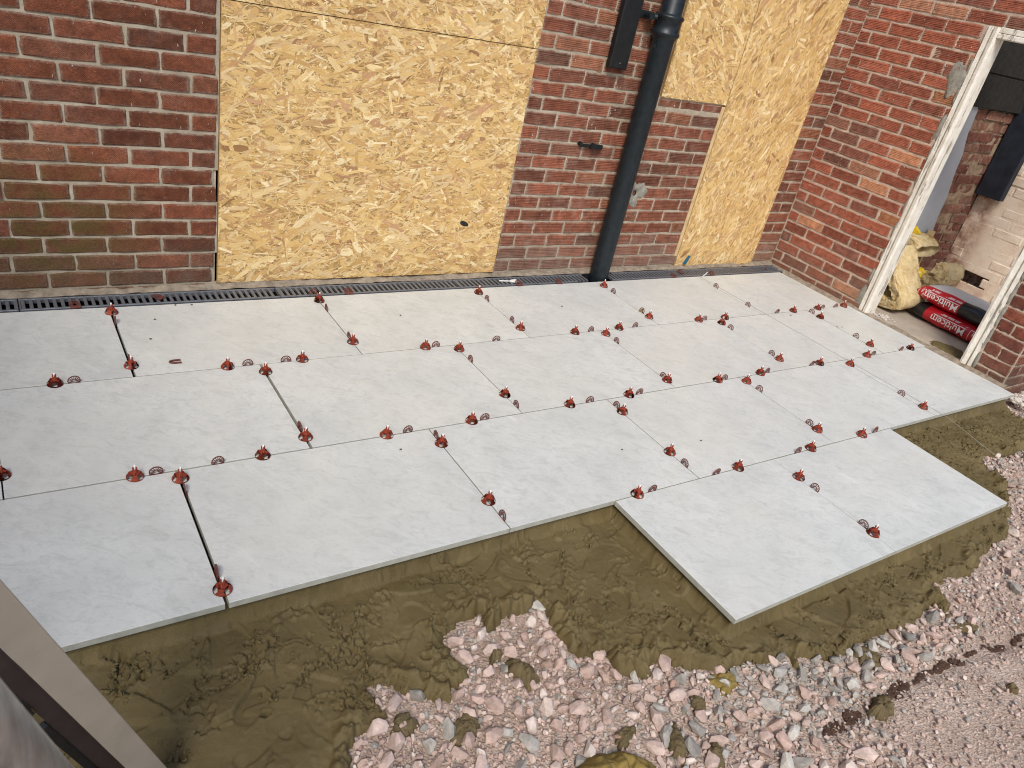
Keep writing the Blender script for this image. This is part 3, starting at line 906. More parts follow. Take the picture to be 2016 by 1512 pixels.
ob = strand_board('strand_board', .741, 2.290, .022, 1.2435, YW-.004, 0.12, .42, 'large golden strand board filling the doorway between the two brown piers', 1)
kn = MB(); blob(kn, (1.285, -.0015, .315), .030, .0022, .012, 5, amp=.2)
o = kn.build('dark_knot', [M['bag_black']], ob, True); o.rotation_euler = (0, .35, 0); o.location = (-.02, 0, .44)
strand_board('strand_board', .741, 2.290, 1.2465, 2.10, YW-.0035, -.1, .5, 'golden strand board fixed above the large one, seam at its lower edge', 2)
strand_board('strand_board', 3.222, 3.786, 1.096, 2.10, YW-.005, -.35, .7, 'strand board over the window opening behind the black soil pipe', 3)
strand_board('strand_board', 3.789, 4.606, .012, 2.10, YW-.006, 1.15, .40, 'tall narrow strand board next to the inside corner of the walls', 4)
b = MB(); b.box(0, .026, -.002, .04, .085, 1.085, .002)
b.build('timber_batten', [M['timber']], None, label='pale upright timber batten along the left edge of the tall narrow board', cat='batten').location = (3.7625, YW-.002, 0)
b = MB(); b.box(-.014, .014, 0, .04, 0, .075, .002)
b.build('timber_block', [M['timber']], None, label='short timber offcut packed behind the bottom left corner of the large board', cat='timber').location = (.722, YW+.03, .022)
# near-black sheets painted as the unlit voids behind the boards
b = MB()
for a, c, z0, z1 in [(.733, 2.295, -.04, 2.12), (3.2, 4.603, -.04, 2.12)]: b.box(a, c, YW+.13, YW+.14, z0, z1)
b.build('opening_backing', [M['channel']], rear)

# ------------------------------------------------------------------ pipes on the wall
PX, PY = 3.048, .672
sp = empty('soil_pipe', (PX, PY, 0), label='black cast iron soil pipe running down into the drain', cat='pipe')
b = MB(); b.lathe([(.0595, -.03), (.0595, .15), (.0605, .6), (.0605, 1.395), (.065, 1.41)], 28); b.build('pipe', [M['iron']], sp, True)
b = MB(); b.lathe([(.064, 1.405), (.070, 1.418), (.077, 1.424), (.079, 1.432), (.077, 1.440), (.071, 1.446), (.071, 1.500), (.078, 1.505), (.081, 1.514), (.078, 1.523), (.066, 1.528), (.061, 1.535), (.060, 2.2), (.060, 2.9)], 28)
b.build('collar', [M['iron']], sp, True)
b = MB(); b.tube([(-.070, .02, 1.502), (-.115, .045, 1.500)], .016, 10); b.tube([(-.115, .01, 1.500), (-.115, .075, 1.500)], .019, 10); b.box(-.15, -.06, .062, .074, 1.48, 1.52, .003)
b.build('fixing_lug', [M['iron']], sp)
b = MB(); b.tube([(-.058, -.01, 1.355), (-.070, -.012, 1.372)], .008, 8); b.build('casting_lug', [M['iron']], sp)

b = MB(); b.box(2.748, 2.873, YW-.045, YW-.003, 1.214, 2.7, .006)
fd = b.build('black_trunking', [M['black']], None, label='flat black plastic trunking ending on the brown wall left of the pipe', cat='trunking')
b = MB(); b.tube([(2.812, YW-.047, 1.245), (2.812, YW-.0445, 1.245)], .004, 8); b.build('screw', [M['galv']], fd)

br = empty('pipe_bracket', (2.76, YW, .783), label='small black wall bracket sticking out left of the pipe', cat='bracket')
b = MB(); b.tube([(-.055, .004, .012), (-.055, -.012, .012)], .013, 12); b.box(-.06, .03, -.018, -.011, -.004, .014, .002); b.build('back_plate', [M['black']], br)
b = MB(); b.box(.018, .098, -.030, -.010, -.010, .016, .003); b.prism([(.018, -.012), (.036, .02), (.024, .024), (.012, .0)], 1, -.028, -.012); b.build('clip', [M['black']], br)

# ------------------------------------------------------------------ drain
dc = MB(); dc.box(-1.6, 4.846, .596, .716, -.105, -.095); dc.box(-1.6, 4.846, .596, .602, -.094, -.004); dc.box(-1.6, 4.846, .710, .7155, -.094, .001)
dc.build('drain_channel', [M['channel']], None, label='dark plastic linear drain channel along the foot of the brown wall', cat='drain')
PIT = .0281
fr_m = {}
def grate(x0, x1, label, cutl=0, cutr=0):
    g = empty('drain_grate', (x0, .656, 0), label=label, cat='drain grate', group='drain grates along the wall')
    L = x1-x0
    f = MB()
    f.box(0, L-.002-cutr, -.0535, -.0415, -.018, .0025, .0015)
    f.box(cutl, L-.002, .0415, .0535, -.018, .0025, .0015)
    if not cutl: f.box(0, .006, -.041, .041, -.016, .002)
    f.build('frame', [M['grate']], g)
    if 'slat' not in fr_m:
        s = MB(); s.prism([(-.0068, .0012), (-.0050, .0022), (.0050, .0022), (.0068, .0012), (.004, -.014), (-.004, -.014)], 1, -.0417, .0417)
        me = s.mesh('slat'); me.materials.append(M['grate']); fr_m['slat'] = me
    n = int((L-.02)/PIT)
    for k in range(n+1):
        o = link('slat', fr_m['slat'], g); o.location = (.014+k*PIT, 0, 0)
grate(-1.60, -.06, 'drain grate at the far left leaving the picture')
grate(-.058, 1.00, 'drain grate in front of the left brown pier')
grate(1.002, 2.00, 'drain grate under the middle of the large board')
grate(2.002, 2.935, 'drain grate ending with a diagonal cut left of the soil pipe', cutr=.10)
grate(3.115, 4.05, 'drain grate starting right of the soil pipe', cutl=.07)
grate(4.052, 4.835, 'drain grate running into the corner under the tall narrow board')

# ------------------------------------------------------------------ levelling caps and spacers
def cap_meshes():
    bm = bmesh.new()
    n = 48; ring = []
    for q in range(7):
        L_ = []
        for k in range(n):
            t = 2*math.pi*k/n; f_ = abs(math.cos(2*t))**1.5           # 1 on the four fins, 0 between them
            r, z = [(.0262, .0005), (.0262, .0040), (.0232, .0072), (.0200+.001*f_, .0118+.0012*f_), (.0172+.0012*f_, .0140+.0036*f_), (.0120, .0132+.0010*f_), (.0076, .0150)][q]
            L_.append(bm.verts.new((r*math.cos(t), r*math.sin(t), z)))
        ring.append(L_)
    for i in range(6):
        for k in range(n):
            ph = k % 12
            if i == 2 and 3 <= ph <= 8: continue
            if i in (1, 3) and 4 <= ph <= 7: continue
            bm.faces.new((ring[i][k], ring[i][(k+1) % n], ring[i+1][(k+1) % n], ring[i+1][k]))
    bmesh.ops.solidify(bm, geom=bm.faces[:], thickness=.0014)
    a = bpy.data.meshes.new('dome'); bm.to_mesh(a); bm.free(); a.materials.append(M['cap'])
    f = MB()
    for q in range(4):
        R = Matrix.Rotation(q*math.pi/2, 4, 'Z')
        w = .0009
        pr = [(.006, .013), (.0185, .0135), (.0192, .0182), (.0150, .0172), (.0078, .0225), (.005, .0225)]
        vs = [R @ Vector((x, s*w, z)) for s in (-1, 1) for x, z in pr]; k = len(pr)
        fs = [(j, (j+1) % k, k+(j+1) % k, k+j) for j in range(k)] + [tuple(range(k-1, -1, -1)), tuple(range(k, 2*k))]
        f.add([tuple(v) for v in vs], fs)
    fm = f.mesh('fin'); fm.materials.append(M['cap'])
    h = MB(); h.lathe([(.0085, .013), (.0070, .0190), (.0064, .0285), (.0042, .0285), (.0042, .020)], 14)
    for q in range(3):
        t = q*2.094; h.box(.0040, .0070, -.0026, .0026, .0280, .0350, 0, Matrix.Rotation(t, 4, 'Z'))
    hm = h.mesh('hub'); hm.materials.append(M['cap'])
    s = MB(); s.tube([(0, 0, .010), (0, 0, .0390)], .0034, 10); s.tube([(0, 0, .0391), (0, 0, .0410)], [.0034, .0022], 10)
    sm = s.mesh('stem'); sm.materials.append(M['stem'])
    return a, fm, hm, sm
CAPM = cap_meshes()
def stem_only_short(): pass
cap_proto = None
def copy_tree(o, parent=None):
    c = o.copy(); COL.objects.link(c)
    if parent is not None: c.parent = parent
    for ch in list(o.children): copy_tree(ch, c)
    return c
def put_cap(x, y, label, rz):
    global cap_proto
    if cap_proto is None:
        g = empty('levelling_cap')
        for nm, me in zip(('dome', 'fins', 'hub', 'stem'), CAPM): link(nm, me, g)
        cap_proto = g; o = g
    else: o = copy_tree(cap_proto)
    o.location = (x, y, .0006); o.rotation_euler = (0, 0, rz); o.scale = (.97, .97, 1.14)
    tag(o, label, 'tile leveller', 'red levelling caps screwed down over the slab joints')
    return o
def spacer_mesh(full=False):
    """pierced half wheel standing in a joint: outer rim of straight facets, spokes, hub ring"""
    b = MB(); th = .0011
    N = 8
    def arc(r0, r1, a0, a1, n):
        vs = []
        for s in (-th, th):
            for k in range(n+1):
                t = a0+(a1-a0)*k/n
                for r in (r0, r1): vs.append((r*math.cos(t), s, r*math.sin(t)))
        m_ = 2*(n+1); fs = []
        for k in range(n):
            i = 2*k
            fs += [(i, i+1, i+3, i+2), (m_+i+2, m_+i+3, m_+i+1, m_+i), (i+1, m_+i+1, m_+i+3, i+3), (i, i+2, m_+i+2, m_+i)]
        fs += [(0, m_, m_+1, 1), (2*n, 2*n+1, m_+2*n+1, m_+2*n)]
        b.add(vs, fs)
    a0, a1 = (-.42, math.pi+.42)
    arc(.0178, .0212, a0, a1, N+2); arc(.0050, .0072, a0, a1, N)
    for k in range(9):
        t = a0+(a1-a0)*k/8
        R = Matrix.Rotation(-t, 4, 'Y'); b.box(.0075, .0186, -th*.9, th*.9, -.0011, .0011, 0, R)
    b.box(-.0196, .0196, -th*.95, th*.95, -.024, -.0092)
    me = b.mesh('spacer'); me.materials.append(M['brown']); return me
SPM = spacer_mesh()
def put_spacer(x, y, label, rz, lean=0.0, z=.0):
    o = link('spacer', SPM); o.location = (x, y, z+.0088); o.rotation_euler = (lean, 0, rz)
    tag(o, label, 'tile spacer', 'brown half wheel spacers standing in the slab joints'); return o
ORD = ['leftmost', 'second', 'third', 'fourth', 'fifth', 'sixth', 'seventh', 'eighth', 'ninth', 'tenth', 'eleventh', 'twelfth']
def nth(k, n): return 'leftmost' if k == 0 else ('rightmost' if k == n-1 else ORD[k]+' from the left')
CAPS = {'A': [(0.006, 0.012), (0.595, 0.008), (0.897, 0.007), (1.475, -0.001), (2.355, 0.006), (2.664, 0.009), (3.293, 0.008), (3.525, 0.015), (4.195, 0.022), (4.459, 0.026), (4.760, 0.027)], 'B': [(0.162, -0.598), (0.554, -0.596), (1.010, -0.602), (1.379, -0.600), (1.877, -0.603), (2.224, -0.604), (2.827, -0.598), (3.159, -0.591), (3.677, -0.596), (4.149, -0.592), (4.636, -0.585)], 'C': [(1.753, -1.202), (2.317, -1.207), (2.809, -1.206), (3.208, -1.199)], 'X1': [(0.254, 0.536), (0.262, 0.077), (1.161, 0.538), (1.174, 0.108), (2.053, 0.525), (2.062, 0.094), (2.942, 0.521), (2.958, 0.091)], 'X2': [(-0.174, -0.493), (0.717, -0.067), (0.732, -0.539), (1.624, -0.048), (1.629, -0.459), (2.505, -0.048), (2.519, -0.539), (3.423, -0.059), (3.439, -0.507), (4.353, -0.114), (4.358, -0.500)], 'X3': [(0.277, -0.650), (0.285, -1.154), (1.186, -0.709), (1.190, -1.059), (2.077, -0.716), (2.082, -1.028), (2.983, -0.653), (2.986, -1.104), (3.899, -0.659), (3.903, -1.128)], 'X4': [(2.543, -1.344), (2.546, -1.708)]}
SPS = {'A': [(0.065, -0.002), (0.673, -0.008), (0.827, -0.010), (1.528, -0.021), (1.863, -0.009), (2.464, -0.006), (2.783, -0.010), (3.341, -0.006), (4.026, 0.001), (4.513, 0.011), (4.665, 0.015)], 'B': [(0.222, -0.609), (0.408, -0.609), (1.097, -0.612), (1.440, -0.605), (1.990, -0.605), (2.289, -0.606), (2.877, -0.604), (3.216, -0.603), (3.607, -0.600), (4.215, -0.598), (4.526, -0.598)], 'C': [(1.830, -1.211), (2.185, -1.212), (2.716, -1.215), (3.322, -1.213)], 'X1': [(0.254, 0.446), (0.261, 0.117), (1.152, 0.443), (1.164, 0.154), (2.034, 0.436), (2.052, 0.177), (2.913, 0.428), (2.956, 0.158), (3.851, 0.411), (3.852, 0.122)], 'X2': [(0.725, -0.478), (1.617, -0.155), (1.627, -0.550), (2.492, -0.138), (2.505, -0.507), (3.414, -0.131), (3.419, -0.450), (4.335, -0.043), (4.341, -0.394)], 'X3': [(0.276, -0.711), (0.286, -1.090), (1.179, -0.663), (1.183, -1.149), (2.069, -0.672), (2.075, -1.116), (2.977, -0.738), (2.970, -1.056), (3.893, -0.994)], 'X4': [(2.525, -1.426), (2.536, -1.661)]}
JX = {'X1': [.262+P_*k for k in range(6)], 'X2': [.7245+P_*(k-1) for k in range(7)], 'X3': [.2835+P_*k for k in range(6)], 'X4': [1.6435+P_*k for k in range(3)]}
LONG = {'A': (0.0, 'long joint nearest the drain'), 'B': (-.603, 'middle long joint'), 'C': (-1.206, 'front long joint')}
ROWN = {'X1': 'slab row beside drain', 'X2': 'second slab row from drain', 'X3': 'third slab row from drain', 'X4': 'short projecting slab row'}
r5 = random.Random(3)
for key, lst in CAPS.items():
    if key in LONG:
        y, nm = LONG[key]
        for k, (x, yy) in enumerate(sorted(lst)): put_cap(x, y, 'red levelling cap on the %s, %s' % (nm, nth(k, len(lst))), r5.uniform(0, 3))
    else:
        for x, yy in lst:
            jx = min(JX[key], key=lambda q: abs(q-x)); jn = JX[key].index(jx)
            mids = {'X1': .30, 'X2': -.30, 'X3': -.9, 'X4': -1.5}[key]
            end = 'drain end' if yy > mids else 'front end'
            ordj = {'X1': ['leftmost', 'second', 'third', 'fourth', 'fifth'], 'X2': ['leftmost', 'second', 'third', 'fourth', 'fifth', 'sixth'], 'X3': ['leftmost', 'second', 'third', 'fourth', 'fifth'], 'X4': ['left edge', 'only']}[key][jn]
            put_cap(jx, yy, 'red levelling cap, %s of %s cross joint, %s' % (end, ordj, ROWN[key]), r5.uniform(0, 3))
for key, lst in SPS.items():
    if key in LONG:
        y, nm = LONG[key]
        for k, (x, yy) in enumerate(sorted(lst)): put_spacer(x, y, 'brown half wheel spacer standing in the %s, %s' % (nm, nth(k, len(lst))), r5.uniform(-.1, .1), r5.uniform(-.15, .15))
    else:
        for x, yy in lst:
            jx = min(JX[key], key=lambda q: abs(q-x)); jn = JX[key].index(jx)
            mids = {'X1': .30, 'X2': -.30, 'X3': -.9, 'X4': -1.5}[key]
            end = 'drain end' if yy > mids else 'front end'
            ordj = {'X1': ['leftmost', 'second', 'third', 'fourth', 'fifth'], 'X2': ['leftmost', 'second', 'third', 'fourth', 'fifth', 'sixth'], 'X3': ['leftmost', 'second', 'third', 'fourth', 'fifth'], 'X4': ['left edge', 'only']}[key][jn]
            put_spacer(jx, yy, 'brown spacer, %s of %s cross joint, %s' % (end, ordj, ROWN[key]), math.pi/2+r5.uniform(-.08, .08), r5.uniform(-.15, .15))
# spacers dropped on the grates
for x, y, rz, ln, lb in [(.135, .612, .2, 1.2, 'brown spacer lying on the grate above the leftmost red cap'), (.461, .647, .9, 1.45, 'brown spacers heap lying flat on the grate under the left brown pier'), (1.342, .610, .0, 1.2, 'brown spacer lying on the grate under the large board'),
                         (2.384, .604, .1, 1.2, 'brown spacer on the grate beside the white plastic key'), (2.676, .603, -.2, 1.2, 'brown spacer on the grate just left of the soil pipe'), (3.768, .660, .5, 1.4, 'brown spacer flat on the grate below the timber batten'),
                         (3.654, .608, .1, 1.2, 'brown spacer on the front rim of the grate right of the soil pipe'), (4.035, .612, -.1, 1.2, 'brown spacer on the grate beside the white stick'), (4.676, .645, .6, .2, 'brown spacer standing on the grate close to the wall corner')]:
    put_spacer(x, y, lb, rz, -ln, .004)['group'] = 'loose brown spacers on the drain grates'
put_spacer(1.160, .612, 'brown spacer leaning behind a red cap at the drain edge under the large board', .1, -.2, .003)['group'] = 'loose brown spacers on the drain grates'
# horseshoe shim left lying on a slab
b = MB()
pts = [(.020, .010), (-.004, .010), (-.016, .006), (-.0205, 0), (-.016, -.006), (-.004, -.010), (.020, -.010)]
for (x0, y0), (x1, y1) in zip(pts, pts[1:]):
    d = Vector((x1-x0, y1-y0, 0)); L_ = d.length; R = Matrix.Translation(((x0+x1)/2, (y0+y1)/2, 0)) @ Matrix.Rotation(math.atan2(d.y, d.x), 4, 'Z')
    b.box(-L_/2-.001, L_/2+.001, -.0038, .0038, 0, .005, .0008, R)
b.build('packing_shim', [M['brown']], None, label='brown horseshoe packing shim lying loose on the leftmost slabs', cat='shim').location = (.418, .078, .0012)
b = MB(); b.box(-.017, .017, -.0008, .0008, 0, .026, 0, Matrix.Rotation(.5, 4, 'X'))
o = b.build('yellow_card', [M['tagy']], None, label='small folded yellow card behind a spacer on the slabs right of the pipe', cat='card'); o.location = (2.968, .168, .003); o.rotation_euler = (0, 0, .3)
# white key and stick
k_ = empty('plastic_key', (2.348, .648, .0035), -.15, label='white plastic key lying across the grate left of the soil pipe', cat='key')
b = MB(); b.box(-.065, .01, -.004, .004, 0, .005, .001); b.build('shaft', [M['stem']], k_)
b = MB(); b.prism([(.008, -.010), (.045, -.018), (.056, -.006), (.036, .0), (.056, .012), (.045, .022), (.008, .008)], 2, 0, .006); b.build('bow', [M['stem']], k_)
b = MB(); b.tube([(3.91, .575, .003), (3.928, .560, .045)], .0028, 8)
b.build('white_stick', [M['stem']], None, label='thin white plastic stick leaning at the drain edge of the slabs', cat='stick')
b = MB(); b.prism([(-.016, 0), (.006, 0), (.017, .064), (.004, .066)], 1, -.006, .006)
o = b.build('blue_wedge', [M['blue']], None, label='blue plastic wedge at the foot of the tall narrow board', cat='wedge'); o.location = (3.875, YW-.016, .030); o.rotation_euler = (.05, .15, 0)
# builders' line
b = MB(); b.tube([(3.885, .596, .0045), (3.912, .0, .0028), (3.932, -.6, .0028), (3.948, -1.18, .0034), (3.953, -1.25, .0005), (3.965, -1.58, -.06)], .00085, 6)
b.build('string_line', [M['string']], None, label="taut grey builder's line stretched across the right hand slabs", cat='string')
# crumbs of mortar on the slabs
b = MB()
for x, y in [(.53, .575), (.60, .570), (.40, .45), (1.5, .33), (4.35, -.25), (4.38, -.26), (4.1, -.05), (1.9, -.95), (2.3, -1.0), (2.5, .3), (.36, .28), (1.02, -.7)]:
    blob(b, (x+random.gauss(0, .01), y, .0025), .005, .004, .0025, int(x*100), 8, 5)
b.build('mortar_crumbs', [M['lump']], None, kind='stuff', label='dried mortar crumbs scattered over the slabs')

# ------------------------------------------------------------------ stones
def hull_proto(npts, seed, flat):
    r = random.Random(seed); bm = bmesh.new()
    for _ in range(npts):
        v = Vector((r.gauss(0, 1), r.gauss(0, 1), r.gauss(0, 1))).normalized()*r.uniform(.8, 1.0)
        v = Vector((max(-.78, min(.78, v.x)), max(-.82, min(.82, v.y)), max(-.72, min(.72, v.z))))
        bm.verts.new((v.x, v.y*r.uniform(.72, .80), v.z*flat))
    res_ = bmesh.ops.convex_hull(bm, input=bm.verts[:])
    junk = [g for g in res_['geom_interior'] if isinstance(g, bmesh.types.BMVert)]
    if junk: bmesh.ops.delete(bm, geom=junk, context='VERTS')
    bmesh.ops.triangulate(bm, faces=bm.faces[:])
    loose = [v for v in bm.verts if not v.link_faces]
    if loose: bmesh.ops.delete(bm, geom=loose, context='VERTS')
    bm.verts.index_update()
    V = np.array([v.co[:] for v in bm.verts]); F = np.array([[v.index for v in f.verts] for f in bm.faces])
    bm.free(); return V, F
big_p = [hull_proto(22, 200+i, .62+.25*random.random()) for i in range(22)]
sml_p = [hull_proto(11, 400+i, .85) for i in range(26)]
# crumbs pulled up along the tears and the torn edge of the mortar bed
rc = np.random.default_rng(31)
pt_ = (tear*.8 + np.exp(-((sdm-.018)/.018)**2)*.55*np.clip(fbm(bx, by, 7, 2, 160)*3+.5, 0, 1) + np.clip((bx-3.4)/.3, 0, 1)*.10)*(sdm > .004)*(sds > .012)
pt_ = pt_.ravel()/pt_.sum()
cv, cf, cn = [], [], 0
for q in rc.choice(pt_.size, 9000, p=pt_):
    x, y, z = bx.ravel()[q], by.ravel()[q], hb.ravel()[q]
    r = .0018*(5.5**rc.random()**1.5)
    V, F = sml_p[rc.integers(26)]
    a = rc.uniform(0, 6.28); ca, sa = math.cos(a), math.sin(a)
    V = V*(r*1.25, r, r*.8)
    cv.append(np.stack([V[:, 0]*ca-V[:, 1]*sa+x, V[:, 0]*sa+V[:, 1]*ca+y, V[:, 2]+z+r*.25], 1)); cf.append(F+cn); cn += len(V)
link('mortar_crumbs', fast_mesh('mortar_crumbs', np.concatenate(cv), np.concatenate(cf)), bed, [M['mud']], kind='stuff')
def zone(x, y):
    """grey share, coarse factor"""
    g = math.exp(-(((x-1.86)/.52)**2+((y+2.00)/.20)**2))*.9 + math.exp(-(((x-4.0)/.35)**2+((y+1.6)/.22)**2))*.45
    pink = .17
    fine = 0.0
    if x > 1.75: fine = max(0.0, min(1.0, (-(y+2.12))/.10)) * min(1, (x-1.7)/.25)
    fine = max(fine, max(0, min(1, (x-2.35)/.4))*.72)
    return max(pink, min(.9, g)), fine
def gline(x, y):
    best = 9
    for (ax, ay), (bx_, by_) in zip(GR, GR[1:]):
        t = max(0, min(1, ((x-ax)*(bx_-ax)+(y-ay)*(by_-ay))/((bx_-ax)**2+(by_-ay)**2)))
        best = min(best, math.hypot(x-ax-t*(bx_-ax), y-ay-t*(by_-ay)))
    return best
rs = np.random.default_rng(77)
def scatter(n, lo, hi, p):
    x = rs.uniform(.1, 5.7, n); y = rs.uniform(-3.0, -1.15, n)
    r = lo*(hi/lo)**(rs.random(n)**p)
    # the near bottom edge of the picture, with a margin
    edge = np.interp(x, [-.24, .79, 2.18, 5.7], [-1.40, -1.88, -2.52, -3.9])-.40
    ok = (y > edge)
    sm = poly_sd(x, y, MUD); ss = slab_sd(x, y)
    ok &= (sm < -.004+.35*r) & (ss > .02)
    ok &= ~((x > 4.83) & (y > -1.10))
    return x[ok], y[ok], r[ok]
X1, Y1, R1 = scatter(44000, .0068, .0325, 2.3)
take = []; cell_ = {}
order = np.argsort(-R1)
for i in order:
    x, y, r = X1[i], Y1[i], R1[i]
    g, fine = zone(x, y)
    if r > .027 - .016*fine: 
        if rs.random() > .50*(1-fine)**2: continue
    if fine > .5 and rs.random() < fine*.62: continue
    if gline(x, y) < .03: continue
    key = (int(x/.07), int(y/.07)); bad = False
    for a in (-1, 0, 1):
        for b_ in (-1, 0, 1):
            for (px, py, pr) in cell_.get((key[0]+a, key[1]+b_), ()):
                if (px-x)**2+(py-y)**2 < (.80*(pr+r))**2: bad = True; break
            if bad: break
        if bad: break
    if bad: continue
    cell_.setdefault(key, []).append((x, y, r)); take.append((x, y, r, g))
vis = sorted([s for s in take if in_view((s[0], s[1], GZ), 10)], key=lambda s: -s[2]*px_size((s[0], s[1], GZ)))
ind = set(id(s) for s in vis[:299])
meshes_big = {}
for kind in ('pink', 'grey'):
    L_ = []
    for V, F in big_p:
        me = fast_mesh('stone', V, F); me.materials.append(M[kind]); L_.append(me)
    meshes_big[kind] = L_
def rot_rand(r, tilt=.7):
    return Matrix.Rotation(r.uniform(0, 6.283), 3, 'Z') @ Matrix.Rotation(r.gauss(0, tilt), 3, 'X') @ Matrix.Rotation(r.gauss(0, tilt), 3, 'Y')
acc = {'pink': [[], [], 0], 'grey': [[], [], 0]}
def accum(kind, V, F):
    A = acc[kind]; A[0].append(V); A[1].append(F+A[2]); A[2] += len(V)
r6 = random.Random(9)
for s in take:
    x, y, r, g = s
    kind = 'grey' if r6.random() < g else 'pink'
    z = float(ground_h(np.array(x), np.array(y)))+r*.34+r6.uniform(0, .009)
    R = rot_rand(r6)
    if id(s) in ind:
        o = link('stone', r6.choice(meshes_big[kind]), ground)
        o.location = (x, y, z); o.rotation_euler = R.to_euler(); q = r*1.10; o.scale = (q*r6.uniform(.95, 1.35), q*r6.uniform(.8, 1.05), q*r6.uniform(.7, 1.0))
    else:
        V, F = big_p[r6.randrange(len(big_p))]
        accum(kind, (V*np.array([r*1.25, r*1.08, r])) @ np.array(R).T + [x, y, z], F)
XS, YS, RS = scatter(52000, .0035, .0115, 1.2)
zz = ground_h(XS, YS)
for x, y, r, z in zip(XS, YS, RS, zz):
    g, fine = zone(x, y)
    if fine > .3: r *= 1-.40*fine
    if fine > .8 and r6.random() < .45: continue
    d = gline(x, y)
    if d < .02 and r6.random() < .7: continue
    kind = 'grey' if r6.random() < g*.85 else 'pink'
    R = rot_rand(r6, 1.0)
    V, F = sml_p[r6.randrange(26)]
    accum(kind, (V*(r*1.2)) @ np.array(R).T + [x, y, z+r*.35], F)
for kind in ('pink', 'grey'):
    A = acc[kind]
    o = link('chippings', fast_mesh('chippings', np.concatenate(A[0]), np.concatenate(A[1])), ground, [M[kind+'s']], kind='stuff')
    o['label'] = 'small %s stone chippings' % kind

# dark damp soil in the groove
b = MB()
for i in range(560):
    t = r6.random()*(len(GR)-1); a = int(t); f_ = t-a
    wd_ = .0020+.0065*max(0, float(vnoise(np.array(t*3.1), np.array(2.2), 95))+.45)
    if float(vnoise(np.array(t*5.3), np.array(8.2), 96)) < -.42: continue
    x = GR[a][0]*(1-f_)+GR[a+1][0]*f_+r6.gauss(0, wd_); y = GR[a][1]*(1-f_)+GR[a+1][1]*f_+r6.gauss(0, wd_)+.012*float(vnoise(np.array(t*6), np.array(1.2), 97))
    rr_ = r6.uniform(.002, .0085); blob(b, (x, y, float(ground_h(np.array(x), np.array(y)))-.002), rr_*1.4, rr_, rr_*.7, i, 7, 5)
M['soil'] = simple('damp_brown_soil', (.085, .048, .033), .9, .15, 0, .4, 60, .9, 150, .004)
b.build('soil_line', [M['soil']], ground, kind='stuff', label='dark damp soil filling a groove in the chippings')

# mortar dropped on the stones
def lump(name, x, y, rx, ry, rz, h, label, mat='lump', seed=0, amp=.34, nu=72, nv=20):
    """lumpy dollop with a spread skirt"""
    r = np.random.default_rng(seed); V = []; F = []
    ph = r.uniform(0, 6.28, 6)
    for i in range(nv+1):
        t = i/nv
        for j in range(nu):
            a = 2*math.pi*j/nu
            k = 1+amp*(.5*math.sin(2*a+ph[0])+.4*math.sin(3*a+ph[1])+.3*math.sin(5*a+ph[2])+.22*math.sin(9*a+ph[3])+.16*math.sin(16*a+ph[4])+.12*math.sin(25*a+ph[5]))
            k = 1+(k-1)*t*t
            ex, ey = rx*k*t*math.cos(a), ry*k*t*math.sin(a)
            hh = h*(1-t**3.2) + ((h*.42+.002)*float(fbm(np.array(ex+x), np.array(ey+y), 42, 4, 60+seed % 9)) + .0030*float(vnoise(np.array((ex+x)*150), np.array((ey+y)*150), 66))+.0045*float(vnoise(np.array((ex+x)*75), np.array((ey+y)*75), 67)))*(1-t**5) - .012*t**8
            V.append((ex, ey, hh))
    for i in range(nv):
        for j in range(nu): F.append((i*nu+j, (i+1)*nu+j, (i+1)*nu+(j+1) % nu, i*nu+(j+1) % nu))
    o = link(name, mesh(name, V, F), None, [M[mat]], True, label=label, cat='mortar')
    z = float(ground_h(np.array(x), np.array(y)))
    o.location = (x, y, z+.010); o.rotation_euler = (0, 0, rz); return o
G = 'dropped mortar lumps on the stones'
LUMPS = [(.978, -1.640, .030, .060, .3, .026, 'banana shaped olive mortar lump on pink stones in the bay of the mortar bed'),
         (.600, -1.655, .040, .028, .2, .020, 'flattish olive mortar lump beside the lowest left tongue of the mortar bed'),
         (.745, -1.725, .055, .040, .8, .008, 'thin smeared mortar splash among the largest pink stones'),
         (1.250, -2.000, .028, .052, -.6, .022, 'twin lobed olive mortar lump near the bottom edge right of the ochre heap'),
         (1.130, -1.925, .040, .024, .4, .014, 'small dark mortar splash just above the ochre heap'),
         (1.956, -2.190, .052, .034, .2, .024, 'ragged olive mortar lump at the left end of the soil line'),
         (1.535, -1.912, .050, .036, .1, .010, 'thin ochre stained mortar splash below the slab corner'),
         (2.098, -2.050, .062, .044, -.4, .008, 'flat mortar smear on the fines below the projecting slabs'),
         (2.608, -2.118, .060, .022, -.5, .006, 'narrow mortar streak on the pink fines at right'),
         (.935, -1.560, .024, .022, .3, .018, 'round olive mortar dollop on the small stones high in the bay'),
         (1.330, -2.075, .034, .026, .9, .016, 'dark mortar lump cut by the bottom edge of the picture'),
         (2.470, -2.345, .020, .016, .2, .010, 'small square mortar crumb on the compacted fines at right'),
         (1.400, -1.935, .022, .030, .2, .018, 'small mortar lump on grey stones left of the ochre stain')]
for i, (x, y, rx, ry, rz, h, lb) in enumerate(LUMPS):
    lump('mortar_lump', x, y, rx, ry, rz, h, lb, 'ochre' if 'ochre stained' in lb else 'lump', 20+i)['group'] = G
lump('mortar_heap', 1.012, -2.035, .135, .105, -.3, .055, 'smooth rounded ochre mortar heap at the bottom edge of the picture', 'ochre', 3, .06)
